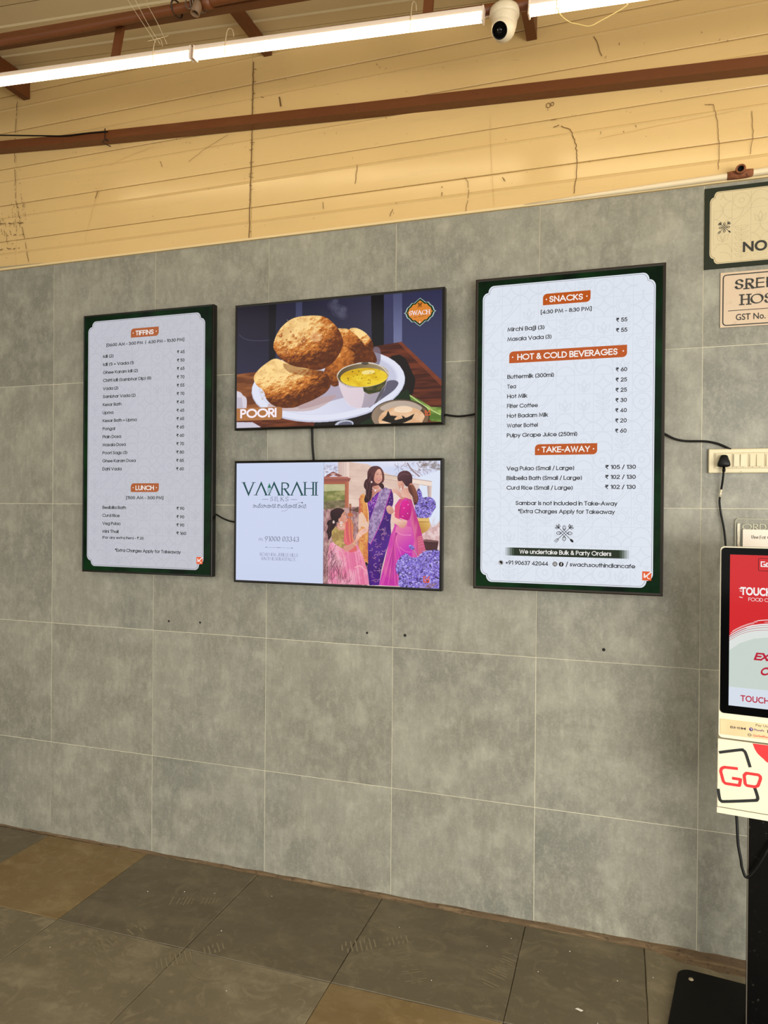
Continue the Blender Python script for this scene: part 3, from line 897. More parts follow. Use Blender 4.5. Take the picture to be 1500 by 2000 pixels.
def ornament(x0, x1, z0, z1, cell, w, seed):
    R = random.Random(seed); q = []
    nx = int(round((x1 - x0) / cell)); nz = int(round((z1 - z0) / cell)); cx_ = (x1 - x0) / nx; cz_ = (z1 - z0) / nz

    def rb(p, ww=w): q.extend(ribbon(p, ww / 2))
    for i in range(nx):
        for j in range(nz):
            a, b_ = x0 + i * cx_, z0 + j * cz_
            c = (a + cx_ / 2, b_ + cz_ / 2); r = min(cx_, cz_) / 2
            rb([(a, b_), (a + cx_, b_)], w * .6); rb([(a, b_), (a, b_ + cz_)], w * .6)
            k = R.randrange(7)
            if k == 0:
                rb(arc(c[0], c[1], r * .5, r * .5, 0, 360, 16)); rb(arc(c[0], c[1], r * .75, r * .75, 0, 360, 16), w * .7)
                for s in range(8):
                    t = s * PI / 4
                    rb([(c[0] + r * .8 * math.cos(t), c[1] + r * .8 * math.sin(t)), (c[0] + r * math.cos(t), c[1] + r * math.sin(t))])
            elif k == 1:
                rb([(c[0], b_), (c[0], b_ + cz_)])
                for s in range(3):
                    zz = b_ + cz_ * (.1 + s * .3)
                    for sg in (-1, 1):
                        rb([(c[0], zz), (c[0] + sg * r * .45, zz + r * .12), (c[0] + sg * r * .75, zz + r * .5), (c[0] + sg * r * .3, zz + r * .42), (c[0], zz)])
            elif k == 2:
                for sx, sz in ((0, 0), (1, 0), (1, 1), (0, 1)):
                    a0 = {(0, 0): 0, (1, 0): 90, (1, 1): 180, (0, 1): 270}[(sx, sz)]
                    rb(arc(a + sx * cx_, b_ + sz * cz_, r, r, a0, a0 + 90, 6))
            elif k == 3:
                rb(arc(c[0], b_, r, r, 0, 180, 10)); rb(arc(c[0], c[1], r, r, 0, 180, 10))
            elif k == 4:
                for t in (45, 90, 135):
                    t = math.radians(t); e = (c[0] + r * .9 * math.cos(t), b_ + r * .3 + r * 1.2 * math.sin(t)); s_ = (c[0], b_ + r * .2)
                    mx, mz = (s_[0] + e[0]) / 2, (s_[1] + e[1]) / 2; nx_, nz_ = -(e[1] - s_[1]) * .22, (e[0] - s_[0]) * .22
                    rb([s_, (mx + nx_, mz + nz_), e, (mx - nx_, mz - nz_), s_])
            elif k == 5:
                rb(arc(c[0], c[1], r * .9, r * .9, 0, 360, 18)); rb(arc(c[0], c[1], r * .3, r * .3, 0, 360, 10))
            else:
                rb([(a, b_), (a + cx_, b_ + cz_)]); rb(arc(a, b_ + cz_, r * 1.2, r * 1.2, 270, 360, 8))
    return q


def emblem(cx, cz, s, w):
    """crossed lotus-headed fork and spoon with four eye-shaped petals; s = half size"""
    q = []
    def rb(p, ww=w): q.extend(ribbon([(cx + a * s, cz + b_ * s) for a, b_ in p], ww / 2))
    eye = [(math.sin(t * PI) * .17, t * .46) for t in [i / 6 for i in range(7)]]
    for k in range(4):
        a = k * PI / 2
        pts = [(x, .38 + y) for x, y in eye] + [(-x, .38 + y) for x, y in eye[::-1]]
        rb([(x * math.cos(a) - y * math.sin(a), x * math.sin(a) + y * math.cos(a)) for x, y in pts])
        y = .61
        q.append([(cx + s * (-y * math.sin(a)) + dx * s * .05, cz + s * (y * math.cos(a)) + dz * s * .05) for dx, dz in ((-1, 0), (0, -1), (1, 0), (0, 1))])
    for sg in (-1, 1):
        rb([(sg * -.85, -.85), (sg * .62, .62)])
        for o in (-.16, .16):
            rb([(sg * -.34 + o, -.34 - o * sg), (sg * .34 + o, .34 - o * sg)], w * .8)
        # lotus head: three petals
        bx, bz = sg * .55, .55
        for da in (-42, 0, 42):
            t = math.radians((45 if sg > 0 else 135) + da)
            ux, uz = math.cos(t), math.sin(t)
            L = .42
            rb([(bx, bz), (bx + ux * L * .5 - uz * .12, bz + uz * L * .5 + ux * .12), (bx + ux * L, bz + uz * L), (bx + ux * L * .5 + uz * .12, bz + uz * L * .5 - ux * .12), (bx, bz)])
    # spoon bowl (right foot) and fork (left foot)
    q.append([(cx + s * (.8 + .24 * math.cos(t) * .7071 + .13 * math.sin(t) * .7071), cz + s * (-.8 - .24 * math.cos(t) * .7071 + .13 * math.sin(t) * .7071)) for t in [i * PI / 6 for i in range(12)]])
    for o in (-.09, 0, .09):
        rb([(-.66 + o, -.66 - o), (-.98 + o, -.98 - o)], w * .8)
    rb([(-.75, -.57), (-.57, -.75)], w)
    return q


def k_logo(parent, y, x0, x1, z0, z1, es):
    W, H = x1 - x0, z1 - z0
    lg = flatmesh('studio_logo', [[(x0, z0), (x1, z0), (x1, z1), (x0, z1)]], screen_mat('logo_orange', (232, 96, 44), es), parent, y)
    P = lambda a, b_: (x0 + a * W, z0 + b_ * H)
    flatmesh('logo_mark', ribbon([P(.22, .78), P(.30, .36), P(1.0, .98)], W * .07) + ribbon([P(.52, .5), P(.62, .24), P(.86, .2)], W * .045) + ribbon([P(.24, .75), P(.14, .3)], W * .02),
             screen_mat('logo_white', (250, 244, 240), es), lg, y - .0003)


ORN = {}


def menu_display(name, label, x0, x1, z0, z1, es, tint, lines_dark, lines_white, badges, extras):
    t, yf = display(name, label, x0, x1, z0, z1, bw=.0085 if tint == 0 else .011, bm=bezel_mat if tint == 0 else bezel_br, group='hanging menu and advert screens')
    W, H = x1 - x0, z1 - z0
    green = noise_screen('menu_green_%d' % tint, (3, 20, 8), (10, 48, 17), es)
    scr = flatmesh('screen', [[(.008, .008), (W - .008, .008), (W - .008, H - .008), (.008, H - .008)]], green, t, yf)
    bg = [(196, 197, 206), (222, 228, 238)][tint]
    pan = notched(.029, W - .0415, .029, H - .0305, .0245, .0262) if False else notched(.029, .6765, .029, 1.2065, .0225, .0262)
    flatmesh('menu_panel', [pan], screen_mat('menu_panel_%d' % tint, bg, es), scr, yf - .0004)
    orn = ornament(.037, .668, .037, 1.198, .0705, .0042, 3 + tint)
    keep = [p for p in orn if all(not ((a < .085 or a > .62) and (b_ < .088 or b_ > 1.148)) for a, b_ in p)]
    flatmesh('background_pattern', keep, screen_mat('menu_pattern_%d' % tint, tuple(int(c * .968) for c in bg), es), scr, yf - .0007)
    inner = notched(.034, .6715, .034, 1.2015, .0225, .0262)
    flatmesh('border_line', ribbon(inner + [inner[0]], .0007), screen_mat('menu_line_%d' % tint, (120, 110, 116), es), scr, yf - .001)
    bq = [badge(*b_[:4], .016) for b_ in badges]
    for b_ in bq:
        flatmesh('heading_badge', [b_], screen_mat('badge_%d' % tint, [(174, 92, 46), (186, 84, 26)][tint], es), scr, yf - .0012)
    wht = screen_mat('menu_white_%d' % tint, (244, 240, 236), es)
    blk = screen_mat('menu_black', (22, 20, 24), 1.0)
    for b_ in badges:
        mz = (b_[2] + b_[3]) / 2
        flatmesh('heading_dot', [circ(b_[0] + .0135, mz, .0028, 8)], wht, scr, yf - .0016)
        flatmesh('heading_dot', [circ(b_[1] - .0135, mz, .0028, 8)], wht, scr, yf - .0016)
    for ln in lines_white:
        flatmesh('heading_lettering', text_polys(*ln, wgt=.175, gap=.22), wht, scr, yf - .0016)
    for ln in lines_dark:
        flatmesh('menu_lettering', text_polys(*ln, wgt=.165, gap=.20), blk, scr, yf - .0014)
    if extras:
        extras(scr, yf, blk, wht)
    return t


def noise_screen(name, c0, c1, es):
    if name in MATS: return MATS[name]
    m = bpy.data.materials.new(name); m.use_nodes = True
    nt = m.node_tree; b = nt.nodes['Principled BSDF']
    b.inputs['Base Color'].default_value = (.003, .003, .003, 1); b.inputs['Roughness'].default_value = .12; b.inputs['Specular IOR Level'].default_value = .04
    tc = nt.nodes.new('ShaderNodeTexCoord'); nz = nt.nodes.new('ShaderNodeTexNoise'); nz.inputs['Scale'].default_value = 9; nz.inputs['Detail'].default_value = 6
    nt.links.new(tc.outputs['Object'], nz.inputs['Vector'])
    mr = nt.nodes.new('ShaderNodeMapRange'); mr.inputs['From Min'].default_value = .35; mr.inputs['From Max'].default_value = .7
    nt.links.new(nz.outputs['Fac'], mr.inputs['Value'])
    mx = nt.nodes.new('ShaderNodeMix'); mx.data_type = 'RGBA'
    mx.inputs['A'].default_value = lin4(c0); mx.inputs['B'].default_value = lin4(c1)
    nt.links.new(mr.outputs[0], mx.inputs['Factor']); nt.links.new(mx.outputs['Result'], b.inputs['Emission Color'])
    b.inputs['Emission Strength'].default_value = es
    MATS[name] = m
    return m


tif_items = ['Idli (2)', 'Idli (1) + Vada (1)', 'Ghee Karam Idli (2)', 'Chitti Idli (Sambhar Dip) (8)', 'Vada (2)', 'Sambhar Vada (2)', 'Kesar Bath', 'Upma', 'Kesar Bath + Upma', 'Pongal',
             'Plain Dosa', 'Masala Dosa', 'Poori Sagu (3)', 'Ghee Karam Dosa', 'Dahi Vada']
tif_ends = [.1773, .2920, .3153, .3900, .2055, .3036, .2242, .1783, .3103, .1884, .2237, .2502, .2592, .3067, .2273]
tif_price = ['45', '50', '65', '70', '55', '70', '45', '45', '65', '65', '60', '70', '80', '85', '60']
LD = [('[06:00 AM - 3:00 PM  |  4:30 PM - 10:30 PM]', .1362, .5668, 1.0804, .0150)]
for k, (a, e, p) in enumerate(zip(tif_items, tif_ends, tif_price)):
    LD.append((a, .117, e, 1.0276 - .03849 * k, .0150))
    LD.append(('₹ ' + p, .530, .570, 1.0243 - .03849 * k, .0148))
LD += [('[11:00 AM - 3:00 PM]', .2540, .4609, .3515, .0148)]
for a, e, z, p, pe, pz in (('Besibilla Bath', .2538, .3044, '90', .5738, .3027), ('Curd Rice', .2181, .2661, '90', .5741, .2640), ('Veg Pulao', .2242, .2282, '90', .5744, .2262), ('Mini Thali', .2128, .1900, '160', .5851, .1883)):
    LD.append((a, .1195, e, z, .0150)); LD.append(('₹ ' + p, .5335, pe, pz, .0148))
LD += [('(For any extra item) - ₹ 20', .1189, .3537, .1621, .0126), ('*Extra Charges Apply for Takeaway', .1931, .5564, .1010, .0156)]
menu_display('menu_display', 'tall menu screen with green border headed TIFFINS and LUNCH, leftmost on the wall', .235, .955, 1.338, 2.576, .94, 0, LD,
             [('TIFFINS', .3010, .4020, 1.1233, .0225), ('LUNCH', .3067, .4090, .3943, .0220)],
             [(.2745, .4290, 1.1145, 1.1570), (.2800, .4356, .3857, .4267)],
             lambda scr, yf, blk, wht: k_logo(scr, yf - .0018, .6404, .6724, .0570, .0894, .94))

LD = [('[4:30 PM - 8:30 PM]', .2571, .4475, 1.0801, .0155), ('Mirchi Bajji (3)', .1285, .2718, 1.0211, .0162), ('Masala Vada (3)', .1285, .2991, .9829, .0162), ('₹ 55', .5375, .5775, 1.0289, .0158), ('₹ 55', .5375, .5777, .9903, .0158)]
for k, (a, e, p) in enumerate(zip(['Buttermilk (300ml)', 'Tea', 'Hot Milk', 'Filter Coffee', 'Hot Badam Milk', 'Water Bottel', 'Pulpy Grape Juice (250ml)'], [.3098, .1641, .2085, .2495, .2890, .2502, .3991], ['60', '25', '25', '30', '40', '20', '60'])):
    LD.append((a, .1295, e, .8340 - .0385 * k, .0162)); LD.append(('₹ ' + p, .538, .5787, .8417 - .0385 * k, .0158))
for k, (a, e, p) in enumerate(zip(['Veg Pulao (Small / Large)', 'Bisibella Bath (Small / Large)', 'Curd Rice (Small / Large)'], [.3891, .4184, .3842], ['105', '102', '102'])):
    LD.append((a, .1302, e, .4721 - .0381 * k, .0162)); LD.append(('₹ ' + p + ' / 130', .5035, .613, .4742 - .0377 * k, .0158))
LD += [('Sambar is not included in Take-Away', .1662, .5482, .3356, .0164), ('*Extra Charges Apply for Takeaway', .1766, .5392, .3037, .0164),
       ('+91 90637 42044', .1291, .2949, .1001, .0164), ('/', .3610, .3690, .0995, .0182), ('swach.southindiancafe', .3758, .6142, .1005, .0160)]


def snack_extras(scr, yf, blk, wht):
    k_logo(scr, yf - .0018, .6388, .6710, .0573, .0910, 1.0)
    flatmesh('emblem', emblem(.3541, .2282, .0355, .0020), blk, scr, yf - .0016)
    # party orders bar: dark centre with ends that fade out in steps
    z0, z1 = .1362, .1682
    cols = [(188, 194, 200), (150, 158, 158), (104, 114, 108), (62, 74, 60), (30, 42, 24)]
    for k, c in enumerate(cols):
        a = .128 + k * .0085
        b_ = .592 - k * .0085
        m = screen_mat('bar_tone_%d' % k, c, 1.0)
        if k < 4:
            flatmesh('order_bar', [[(a, z0), (a + .0086, z0), (a + .0086, z1), (a, z1)], [(b_ - .0086, z0), (b_, z0), (b_, z1), (b_ - .0086, z1)]], m, scr, yf - .0013)
        else:
            flatmesh('order_bar', [[(a, z0), (b_, z0), (b_, z1), (a, z1)]], m, scr, yf - .0013)
    flatmesh('order_lettering', text_polys('We undertake Bulk & Party Orders', .1834, .5284, .1447, .0170, wgt=.15), wht, scr, yf - .0017)
    flatmesh('contact_icon', [circ(.1107, .1071, .0092, 20), circ(.3202, .1079, .0092, 20), circ(.3439, .1076, .0092, 20)], blk, scr, yf - .0015)
    q = ribbon(arc(.1107, .1071, .0052, .0052, 170, 280, 6), .0011) + ribbon(arc(.1107, .1071, .0075, .0075, 0, 360, 16), .0004)
    q += ribbon(rounded_rect(.3148, .3256, .1025, .1133, .003, 3) + [(.3256, .1055)], .0006) + ribbon(arc(.3202, .1079, .0026, .0026, 0, 360, 10), .0006)
    q += ribbon([(.3468, .1128), (.3444, .1122), (.3438, .1105), (.3438, .1012)], .0011) + ribbon([(.3418, .1080), (.3462, .1080)], .0009)
    flatmesh('icon_glyph', q, wht, scr, yf - .0018)


menu_display('menu_display', 'tall menu screen with green border headed SNACKS and TAKE-AWAY, right of the food picture', 2.155, 2.867, 1.338, 2.576, 1.0, 1, LD,
             [('SNACKS', .2890, .4160, 1.1240, .0235), ('HOT & COLD BEVERAGES', .1680, .5440, .9060, .0240), ('TAKE-AWAY', .2658, .4466, .5408, .0230)],
             [(.2650, .4435, 1.1140, 1.1580), (.1363, .5775, .8955, .9415), (.2396, .4733, .5310, .5735)], snack_extras)


# ------------------------------------------------------------------ painted pictures shown on the two landscape screens
def fbm(w, h, sx, sy, seed, octv=4):
    R = np.random.RandomState(seed); out = np.zeros((h, w)); amp = 1; tot = 0
    for o in range(octv):
        gw, gh = max(2, int(w / sx * 2 ** o) + 2), max(2, int(h / sy * 2 ** o) + 2)
        g = R.rand(gh + 1, gw + 1)
        xs = np.linspace(0, gw - 1.001, w); ys = np.linspace(0, gh - 1.001, h)
        xi = xs.astype(int); yi = ys.astype(int); fx = xs - xi; fy = ys - yi
        fx = fx * fx * (3 - 2 * fx); fy = fy * fy * (3 - 2 * fy)
        a = g[yi][:, xi]; b_ = g[yi][:, xi + 1]; c = g[yi + 1][:, xi]; d_ = g[yi + 1][:, xi + 1]
        out += amp * ((a * (1 - fx) + b_ * fx) * (1 - fy)[:, None] + (c * (1 - fx) + d_ * fx) * fy[:, None])
        tot += amp; amp *= .55
    return out / tot


class Canvas:
    """a small raster in picture coordinates; corners = reference quad (TL, TR, BR, BL)"""

    def __init__(self, w, h, quad):
        self.w, self.h = w, h
        self.a = np.zeros((h, w, 3))
        src = quad; dst = [(0, 0), (w, 0), (w, h), (0, h)]
        A = []; B = []
        for (x, y), (u, v) in zip(src, dst):
            A += [[x, y, 1, 0, 0, 0, -u * x, -u * y], [0, 0, 0, x, y, 1, -v * x, -v * y]]; B += [u, v]
        self.H = np.append(np.linalg.solve(np.array(A, float), np.array(B, float)), 1).reshape(3, 3)

    def tr(self, pts):
        p = np.array([(x, y, 1) for x, y in pts], float) @ self.H.T
        return p[:, :2] / p[:, 2:]

    def mask(self, pts, ss=2):
        p = self.tr(pts)
        x0 = int(max(0, math.floor(p[:, 0].min()) - 1)); x1 = int(min(self.w, math.ceil(p[:, 0].max()) + 2))
        y0 = int(max(0, math.floor(p[:, 1].min()) - 1)); y1 = int(min(self.h, math.ceil(p[:, 1].max()) + 2))
        if x1 <= x0 or y1 <= y0: return None
        xs = (np.arange((x1 - x0) * ss) + .5) / ss + x0; ys = (np.arange((y1 - y0) * ss) + .5) / ss + y0
        cnt = np.zeros((len(ys), len(xs)), bool)
        n = len(p)
        for i in range(n):
            ax, ay = p[i]; bx, by = p[(i + 1) % n]
            if ay == by: continue
            rows = (ys >= min(ay, by)) & (ys < max(ay, by))
            if not rows.any(): continue
            xc = ax + (ys[rows] - ay) * (bx - ax) / (by - ay)
            cnt[rows] ^= xs[None, :] > xc[:, None]
        m = cnt.reshape(y1 - y0, ss, x1 - x0, ss).mean((1, 3))
        return x0, x1, y0, y1, m

    def poly(self, pts, col, alpha=1.0, smooth=False, tex=None, col2=None, grad=None, n=5):
        """fill; tex = (sx, sy, seed, lo, hi) mixes to col2; grad = (x0,y0,x1,y1) in picture coords"""
        if smooth: pts = catmull(pts, True, n)
        r = self.mask(pts)
        if r is None: return
        x0, x1, y0, y1, m = r
        c = np.empty((y1 - y0, x1 - x0, 3)); c[:] = col
        if col2 is not None:
            if tex is not None:
                f = fbm(x1 - x0, y1 - y0, tex[0], tex[1], tex[2]); f = np.clip((f - tex[3]) / (tex[4] - tex[3]), 0, 1)
            else:
                g = self.tr([grad[:2], grad[2:]]); d_ = g[1] - g[0]
                X, Y = np.meshgrid(np.arange(x0, x1), np.arange(y0, y1))
                f = np.clip(((X - g[0][0]) * d_[0] + (Y - g[0][1]) * d_[1]) / (d_ @ d_), 0, 1)
            c += (np.array(col2, float) - np.array(col, float)) * f[..., None]
        m = (m * alpha)[..., None]
        self.a[y0:y1, x0:x1] = self.a[y0:y1, x0:x1] * (1 - m) + c * m

    def ell(self, cx, cy, rx, ry, col, rot=0, n=40, **k):
        t = math.radians(rot)
        self.poly([(cx + rx * math.cos(a) * math.cos(t) - ry * math.sin(a) * math.sin(t), cy + rx * math.cos(a) * math.sin(t) + ry * math.sin(a) * math.cos(t)) for a in [2 * PI * i / n for i in range(n)]], col, **k)

    def line(self, pts, w, col, alpha=1.0):
        for q in ribbon(catmull(pts, False, 4) if len(pts) > 2 else pts, w / 2):
            self.poly(q, col, alpha)

    def bread(self, pts, seed, bright=1.0, light=(-.35, -.55), cc=None, pale=0.0):
        """puffed, blistered fried bread shaded as a lumpy dome"""
        pts = catmull(pts, True, 6)
        r = self.mask(pts)
        x0, x1, y0, y1, m = r
        p = self.tr(pts); c = p.mean(0) if cc is None else self.tr([cc])[0]
        X, Y = np.meshgrid(np.arange(x0, x1), np.arange(y0, y1))
        rx, ry = (p[:, 0].max() - p[:, 0].min()) / 2, (p[:, 1].max() - p[:, 1].min()) / 2
        u, v = (X - c[0]) / rx / 1.06, (Y - c[1]) / ry / 1.06
        d2 = np.clip(u * u + v * v, 0, 1); z = np.sqrt(1 - d2)
        hN = fbm(x1 - x0, y1 - y0, 16, 12, seed, 4); gy, gx = np.gradient(hN)
        hb = fbm(x1 - x0, y1 - y0, 7, 6, seed + 5, 3)
        lam = np.clip(u * light[0] + v * light[1] + z * .68 - (gx * light[0] + gy * light[1]) * -5.2, 0, 1.25)
        f = np.clip(lam * bright * 1.24 + (hb - .5) * .5, 0, 1)
        brown = np.clip((hN - .42) * 3 + (1 - z) * .5 - pale, 0, 1)
        dark = np.array([84, 36, 8.]); midc = np.array([204, 118, 40.]); hi = np.array([254, 218, 146.])
        col = np.where(f[..., None] < .55, dark + (midc - dark) * (f / .55)[..., None], midc + (hi - midc) * ((f - .55) / .45)[..., None])
        col = col * (1 - .22 * brown[..., None]) + np.array([150, 72, 20.]) * (.22 * brown[..., None])
        m = m[..., None]
        self.a[y0:y1, x0:x1] = self.a[y0:y1, x0:x1] * (1 - m) + col * m

    def build(self, name, parent, y, x0, x1, z0, z1, es):
        w, h = self.w, self.h
        xs = np.linspace(x0, x1, w + 1); zs = np.linspace(z1, z0, h + 1)
        V = np.zeros(((w + 1) * (h + 1), 3)); XX, ZZ = np.meshgrid(xs, zs)
        V[:, 0] = XX.ravel(); V[:, 1] = y; V[:, 2] = ZZ.ravel()
        I, J = np.meshgrid(np.arange(w), np.arange(h)); a = (J * (w + 1) + I).ravel()
        F = np.stack([a + w + 1, a + w + 2, a + 1, a], 1)
        me = bpy.data.meshes.new(name)
        me.vertices.add(len(V)); me.vertices.foreach_set('co', V.ravel())
        me.loops.add(F.size); me.loops.foreach_set('vertex_index', F.ravel().astype(np.int32))
        me.polygons.add(len(F)); me.polygons.foreach_set('loop_start', (np.arange(len(F)) * 4).astype(np.int32))
        me.update(calc_edges=True); me.validate()
        at = me.color_attributes.new('picture', 'BYTE_COLOR', 'CORNER')
        c = np.clip(self.a.reshape(-1, 3), 0, 255) / 255
        c = np.repeat(np.concatenate([c, np.ones((len(c), 1))], 1), 4, axis=0)
        at.data.foreach_set('color_srgb', c.ravel().astype(np.float32))
        if 'picture_screen' not in MATS:
            m = bpy.data.materials.new('picture_screen'); m.use_nodes = True
            b = m.node_tree.nodes['Principled BSDF']; b.inputs['Base Color'].default_value = (.003, .003, .003, 1); b.inputs['Roughness'].default_value = .12; b.inputs['Specular IOR Level'].default_value = .12
            an = m.node_tree.nodes.new('ShaderNodeVertexColor'); an.layer_name = 'picture'
            m.node_tree.links.new(an.outputs['Color'], b.inputs['Emission Color']); b.inputs['Emission Strength'].default_value = es
            MATS['picture_screen'] = m
        me.materials.append(MATS['picture_screen'])
        return link(bpy.data.objects.new(name, me), parent)

G['Λ'] = (.80, [[(0, 0), (.40, 1), (.80, 0)]])


def font_text(name, body, x0, x1, base, cap, y, m, parent, offset=0.0, height_ref=None):
    """built-in font lettering fitted to a box, turned into a flat mesh"""
    c = bpy.data.curves.new(name, 'FONT'); c.body = body; c.offset = offset; c.resolution_u = 8
    o = bpy.data.objects.new(name, c); COL.objects.link(o)
    dg = bpy.context.evaluated_depsgraph_get()
    me = bpy.data.meshes.new_from_object(o.evaluated_get(dg))
    bpy.data.objects.remove(o)
    co = np.zeros(len(me.vertices) * 3); me.vertices.foreach_get('co', co); co = co.reshape(-1, 3)
    X0, X1 = co[:, 0].min(), co[:, 0].max()
    Hh = height_ref or co[:, 1].max()
    out = np.zeros_like(co)
    out[:, 0] = x0 + (co[:, 0] - X0) * (x1 - x0) / (X1 - X0)
    out[:, 1] = y
    out[:, 2] = base + co[:, 1] * cap / Hh
    me.vertices.foreach_set('co', out.ravel()); me.update()
    me.name = name
    me.materials.clear(); me.materials.append(m)
    return link(bpy.data.objects.new(name, me), parent)


# ---- food picture -------------------------------------------------
adv, yf = display('advert_display', 'upper middle landscape screen showing puffed breads on a plate, lettered POORI', 1.066, 2.028, 2.0, 2.56, bw=.0105, group='hanging menu and advert screens')
W_, H_ = .962, .56
C = Canvas(520, 292, [(78, 197), (1410, 95), (1393, 945), (78, 968)])
C.poly([(0, 0), (1500, 0), (1500, 1100), (0, 1100)], (50, 52, 84), col2=(34, 32, 52), tex=(150, 60, 3, .3, .7))
C.poly([(60, 100), (300, 80), (300, 640), (60, 640)], (44, 40, 66), col2=(26, 22, 36), grad=(60, 600, 200, 150))
C.poly([(280, 90), (332, 90), (326, 560), (284, 600)], (17, 13, 22))
C.poly([(332, 90), (460, 90), (455, 420), (332, 420)], (36, 34, 56))
C.poly([(458, 90), (500, 90), (494, 330), (455, 330)], (70, 72, 104), alpha=.7)
C.poly([(500, 90), (950, 60), (960, 460), (500, 400)], (34, 33, 52), col2=(52, 50, 74), grad=(500, 300, 950, 300))
C.poly([(945, 60), (1032, 60), (1030, 470), (950, 470)], (15, 12, 18))
C.poly([(1030, 60), (1092, 60), (1090, 440), (1028, 450)], (56, 56, 90))
C.poly([(1090, 60), (1150, 60), (1146, 470), (1090, 440)], (108, 112, 150), col2=(74, 76, 112), grad=(1100, 400, 1110, 120))
C.poly([(1148, 60), (1430, 60), (1430, 720), (1146, 440)], (46, 46, 78), col2=(58, 60, 96), grad=(1300, 100, 1250, 600))
for k, (x, y, r) in enumerate([(700, 190, 34), (735, 225, 42), (760, 255, 30), (715, 160, 20), (770, 215, 22)]):
    C.ell(x, y, r * 1.2, r, (120, 118, 140), alpha=.14); C.ell(x, y, r * .7, r * .6, (150, 148, 168), alpha=.14)
# table
C.poly([(60, 628), (200, 612), (330, 560), (980, 455), (1142, 430), (1420, 700), (1420, 1000), (60, 1000)], (112, 50, 28), col2=(66, 26, 16), tex=(90, 6, 11, .35, .7))
C.poly([(60, 628), (200, 612), (300, 640), (250, 860), (60, 860)], (150, 88, 46), col2=(104, 54, 26), tex=(80, 8, 12, .35, .7))
C.poly([(240, 870), (520, 940), (620, 980), (240, 980)], (120, 58, 28), col2=(80, 34, 16), tex=(60, 6, 14, .35, .7))
C.poly([(1142, 430), (1420, 700), (1420, 740), (1120, 436)], (138, 66, 40), alpha=.7)
# plate shadow and leaves
C.poly([(1080, 520), (1215, 640), (1222, 720), (1190, 790), (1060, 900), (900, 960), (620, 968), (620, 900)], (22, 14, 14), smooth=True)
C.poly([(860, 965), (1000, 880), (1160, 740), (1200, 780), (1260, 850), (1100, 980)], (22, 40, 16), smooth=True)
C.poly([(1190, 768), (1260, 805), (1330, 850), (1394, 852), (1394, 945), (1330, 940), (1270, 880), (1200, 810)], (150, 176, 84), col2=(84, 116, 40), tex=(30, 12, 5, .35, .65))
C.line([(1195, 775), (1300, 850), (1390, 900)], 7, (196, 214, 140))
# plate
C.ell(668, 703, 497, 232, (198, 200, 222), rot=-5)
C.ell(668, 696, 494, 228, (226, 228, 244), rot=-5)
C.ell(668, 690, 452, 198, (214, 216, 236), rot=-5)
C.ell(668, 692, 440, 192, (222, 224, 242), rot=-5, col2=(200, 200, 222), grad=(500, 800, 950, 500))
C.poly([(480, 850), (700, 800), (900, 740), (760, 690), (500, 740)], (166, 150, 168), smooth=True, alpha=.75)
C.poly([(300, 850), (560, 862), (720, 770), (600, 780), (320, 800)], (190, 150, 140), smooth=True, alpha=.55)
C.poly([(960, 468), (1000, 470), (1006, 540), (985, 590), (960, 560)], (120, 108, 128), smooth=True, alpha=.8)
C.poly([(1040, 690), (1090, 675), (1120, 695), (1090, 740), (1020, 790), (960, 830), (930, 848), (1000, 770)], (96, 92, 112), smooth=True)
# breads
C.bread([(640, 620), (700, 520), (800, 420), (850, 470), (850, 560), (780, 640), (740, 700), (690, 705)], 21, .5)
C.bread([(718, 350), (760, 340), (810, 350), (880, 400), (940, 460), (975, 520), (978, 560), (930, 560), (880, 560), (830, 560), (838, 500), (760, 440)], 22, .78, cc=(800, 380))
C.bread([(806, 345), (850, 338), (910, 370), (952, 425), (958, 470), (930, 485), (890, 430), (850, 385)], 23, 1.15, pale=.6)
C.bread([(186, 650), (208, 608), (262, 560), (330, 528), (420, 565), (560, 600), (648, 622), (684, 690), (655, 745), (580, 790), (500, 822), (440, 843), (340, 838), (275, 795), (250, 735), (205, 695)], 24, 1.12, pale=.35, cc=(400, 660))
C.poly([(380, 560), (520, 596), (650, 612), (560, 640), (420, 620)], (112, 58, 22), smooth=True, alpha=.45)
C.bread([(312, 448), (330, 380), (372, 318), (440, 270), (540, 254), (640, 262), (706, 310), (748, 370), (764, 432), (740, 500), (690, 565), (610, 604), (520, 592), (430, 572), (360, 530), (330, 490)], 25, .98, cc=(520, 400))
R_ = random.Random(5)
for k in range(22):
    a = R_.uniform(0, 6.28); r = R_.random() ** .5
    x, y = 425 + 105 * r * math.cos(a), 425 + 75 * r * math.sin(a)
    s = R_.uniform(6, 14)
    C.ell(x, y, s * .9, s, (150, 78, 28), alpha=.75); C.ell(x - s * .2, y - s * .3, s * .5, s * .5, (226, 158, 92), alpha=.9)
for k in range(60):
    x, y = R_.uniform(400, 690), R_.uniform(275, 420)
    C.ell(x, y, R_.uniform(1.5, 4), R_.uniform(1.5, 3), (250, 226, 180), alpha=.7)
for k in range(40):
    x, y = R_.uniform(230, 640), R_.uniform(590, 800)
    C.ell(x, y, R_.uniform(4, 11), R_.uniform(3, 8), (190, 120, 50), alpha=.28)
C.ell(590, 395, 40, 30, (236, 196, 160), alpha=.35)
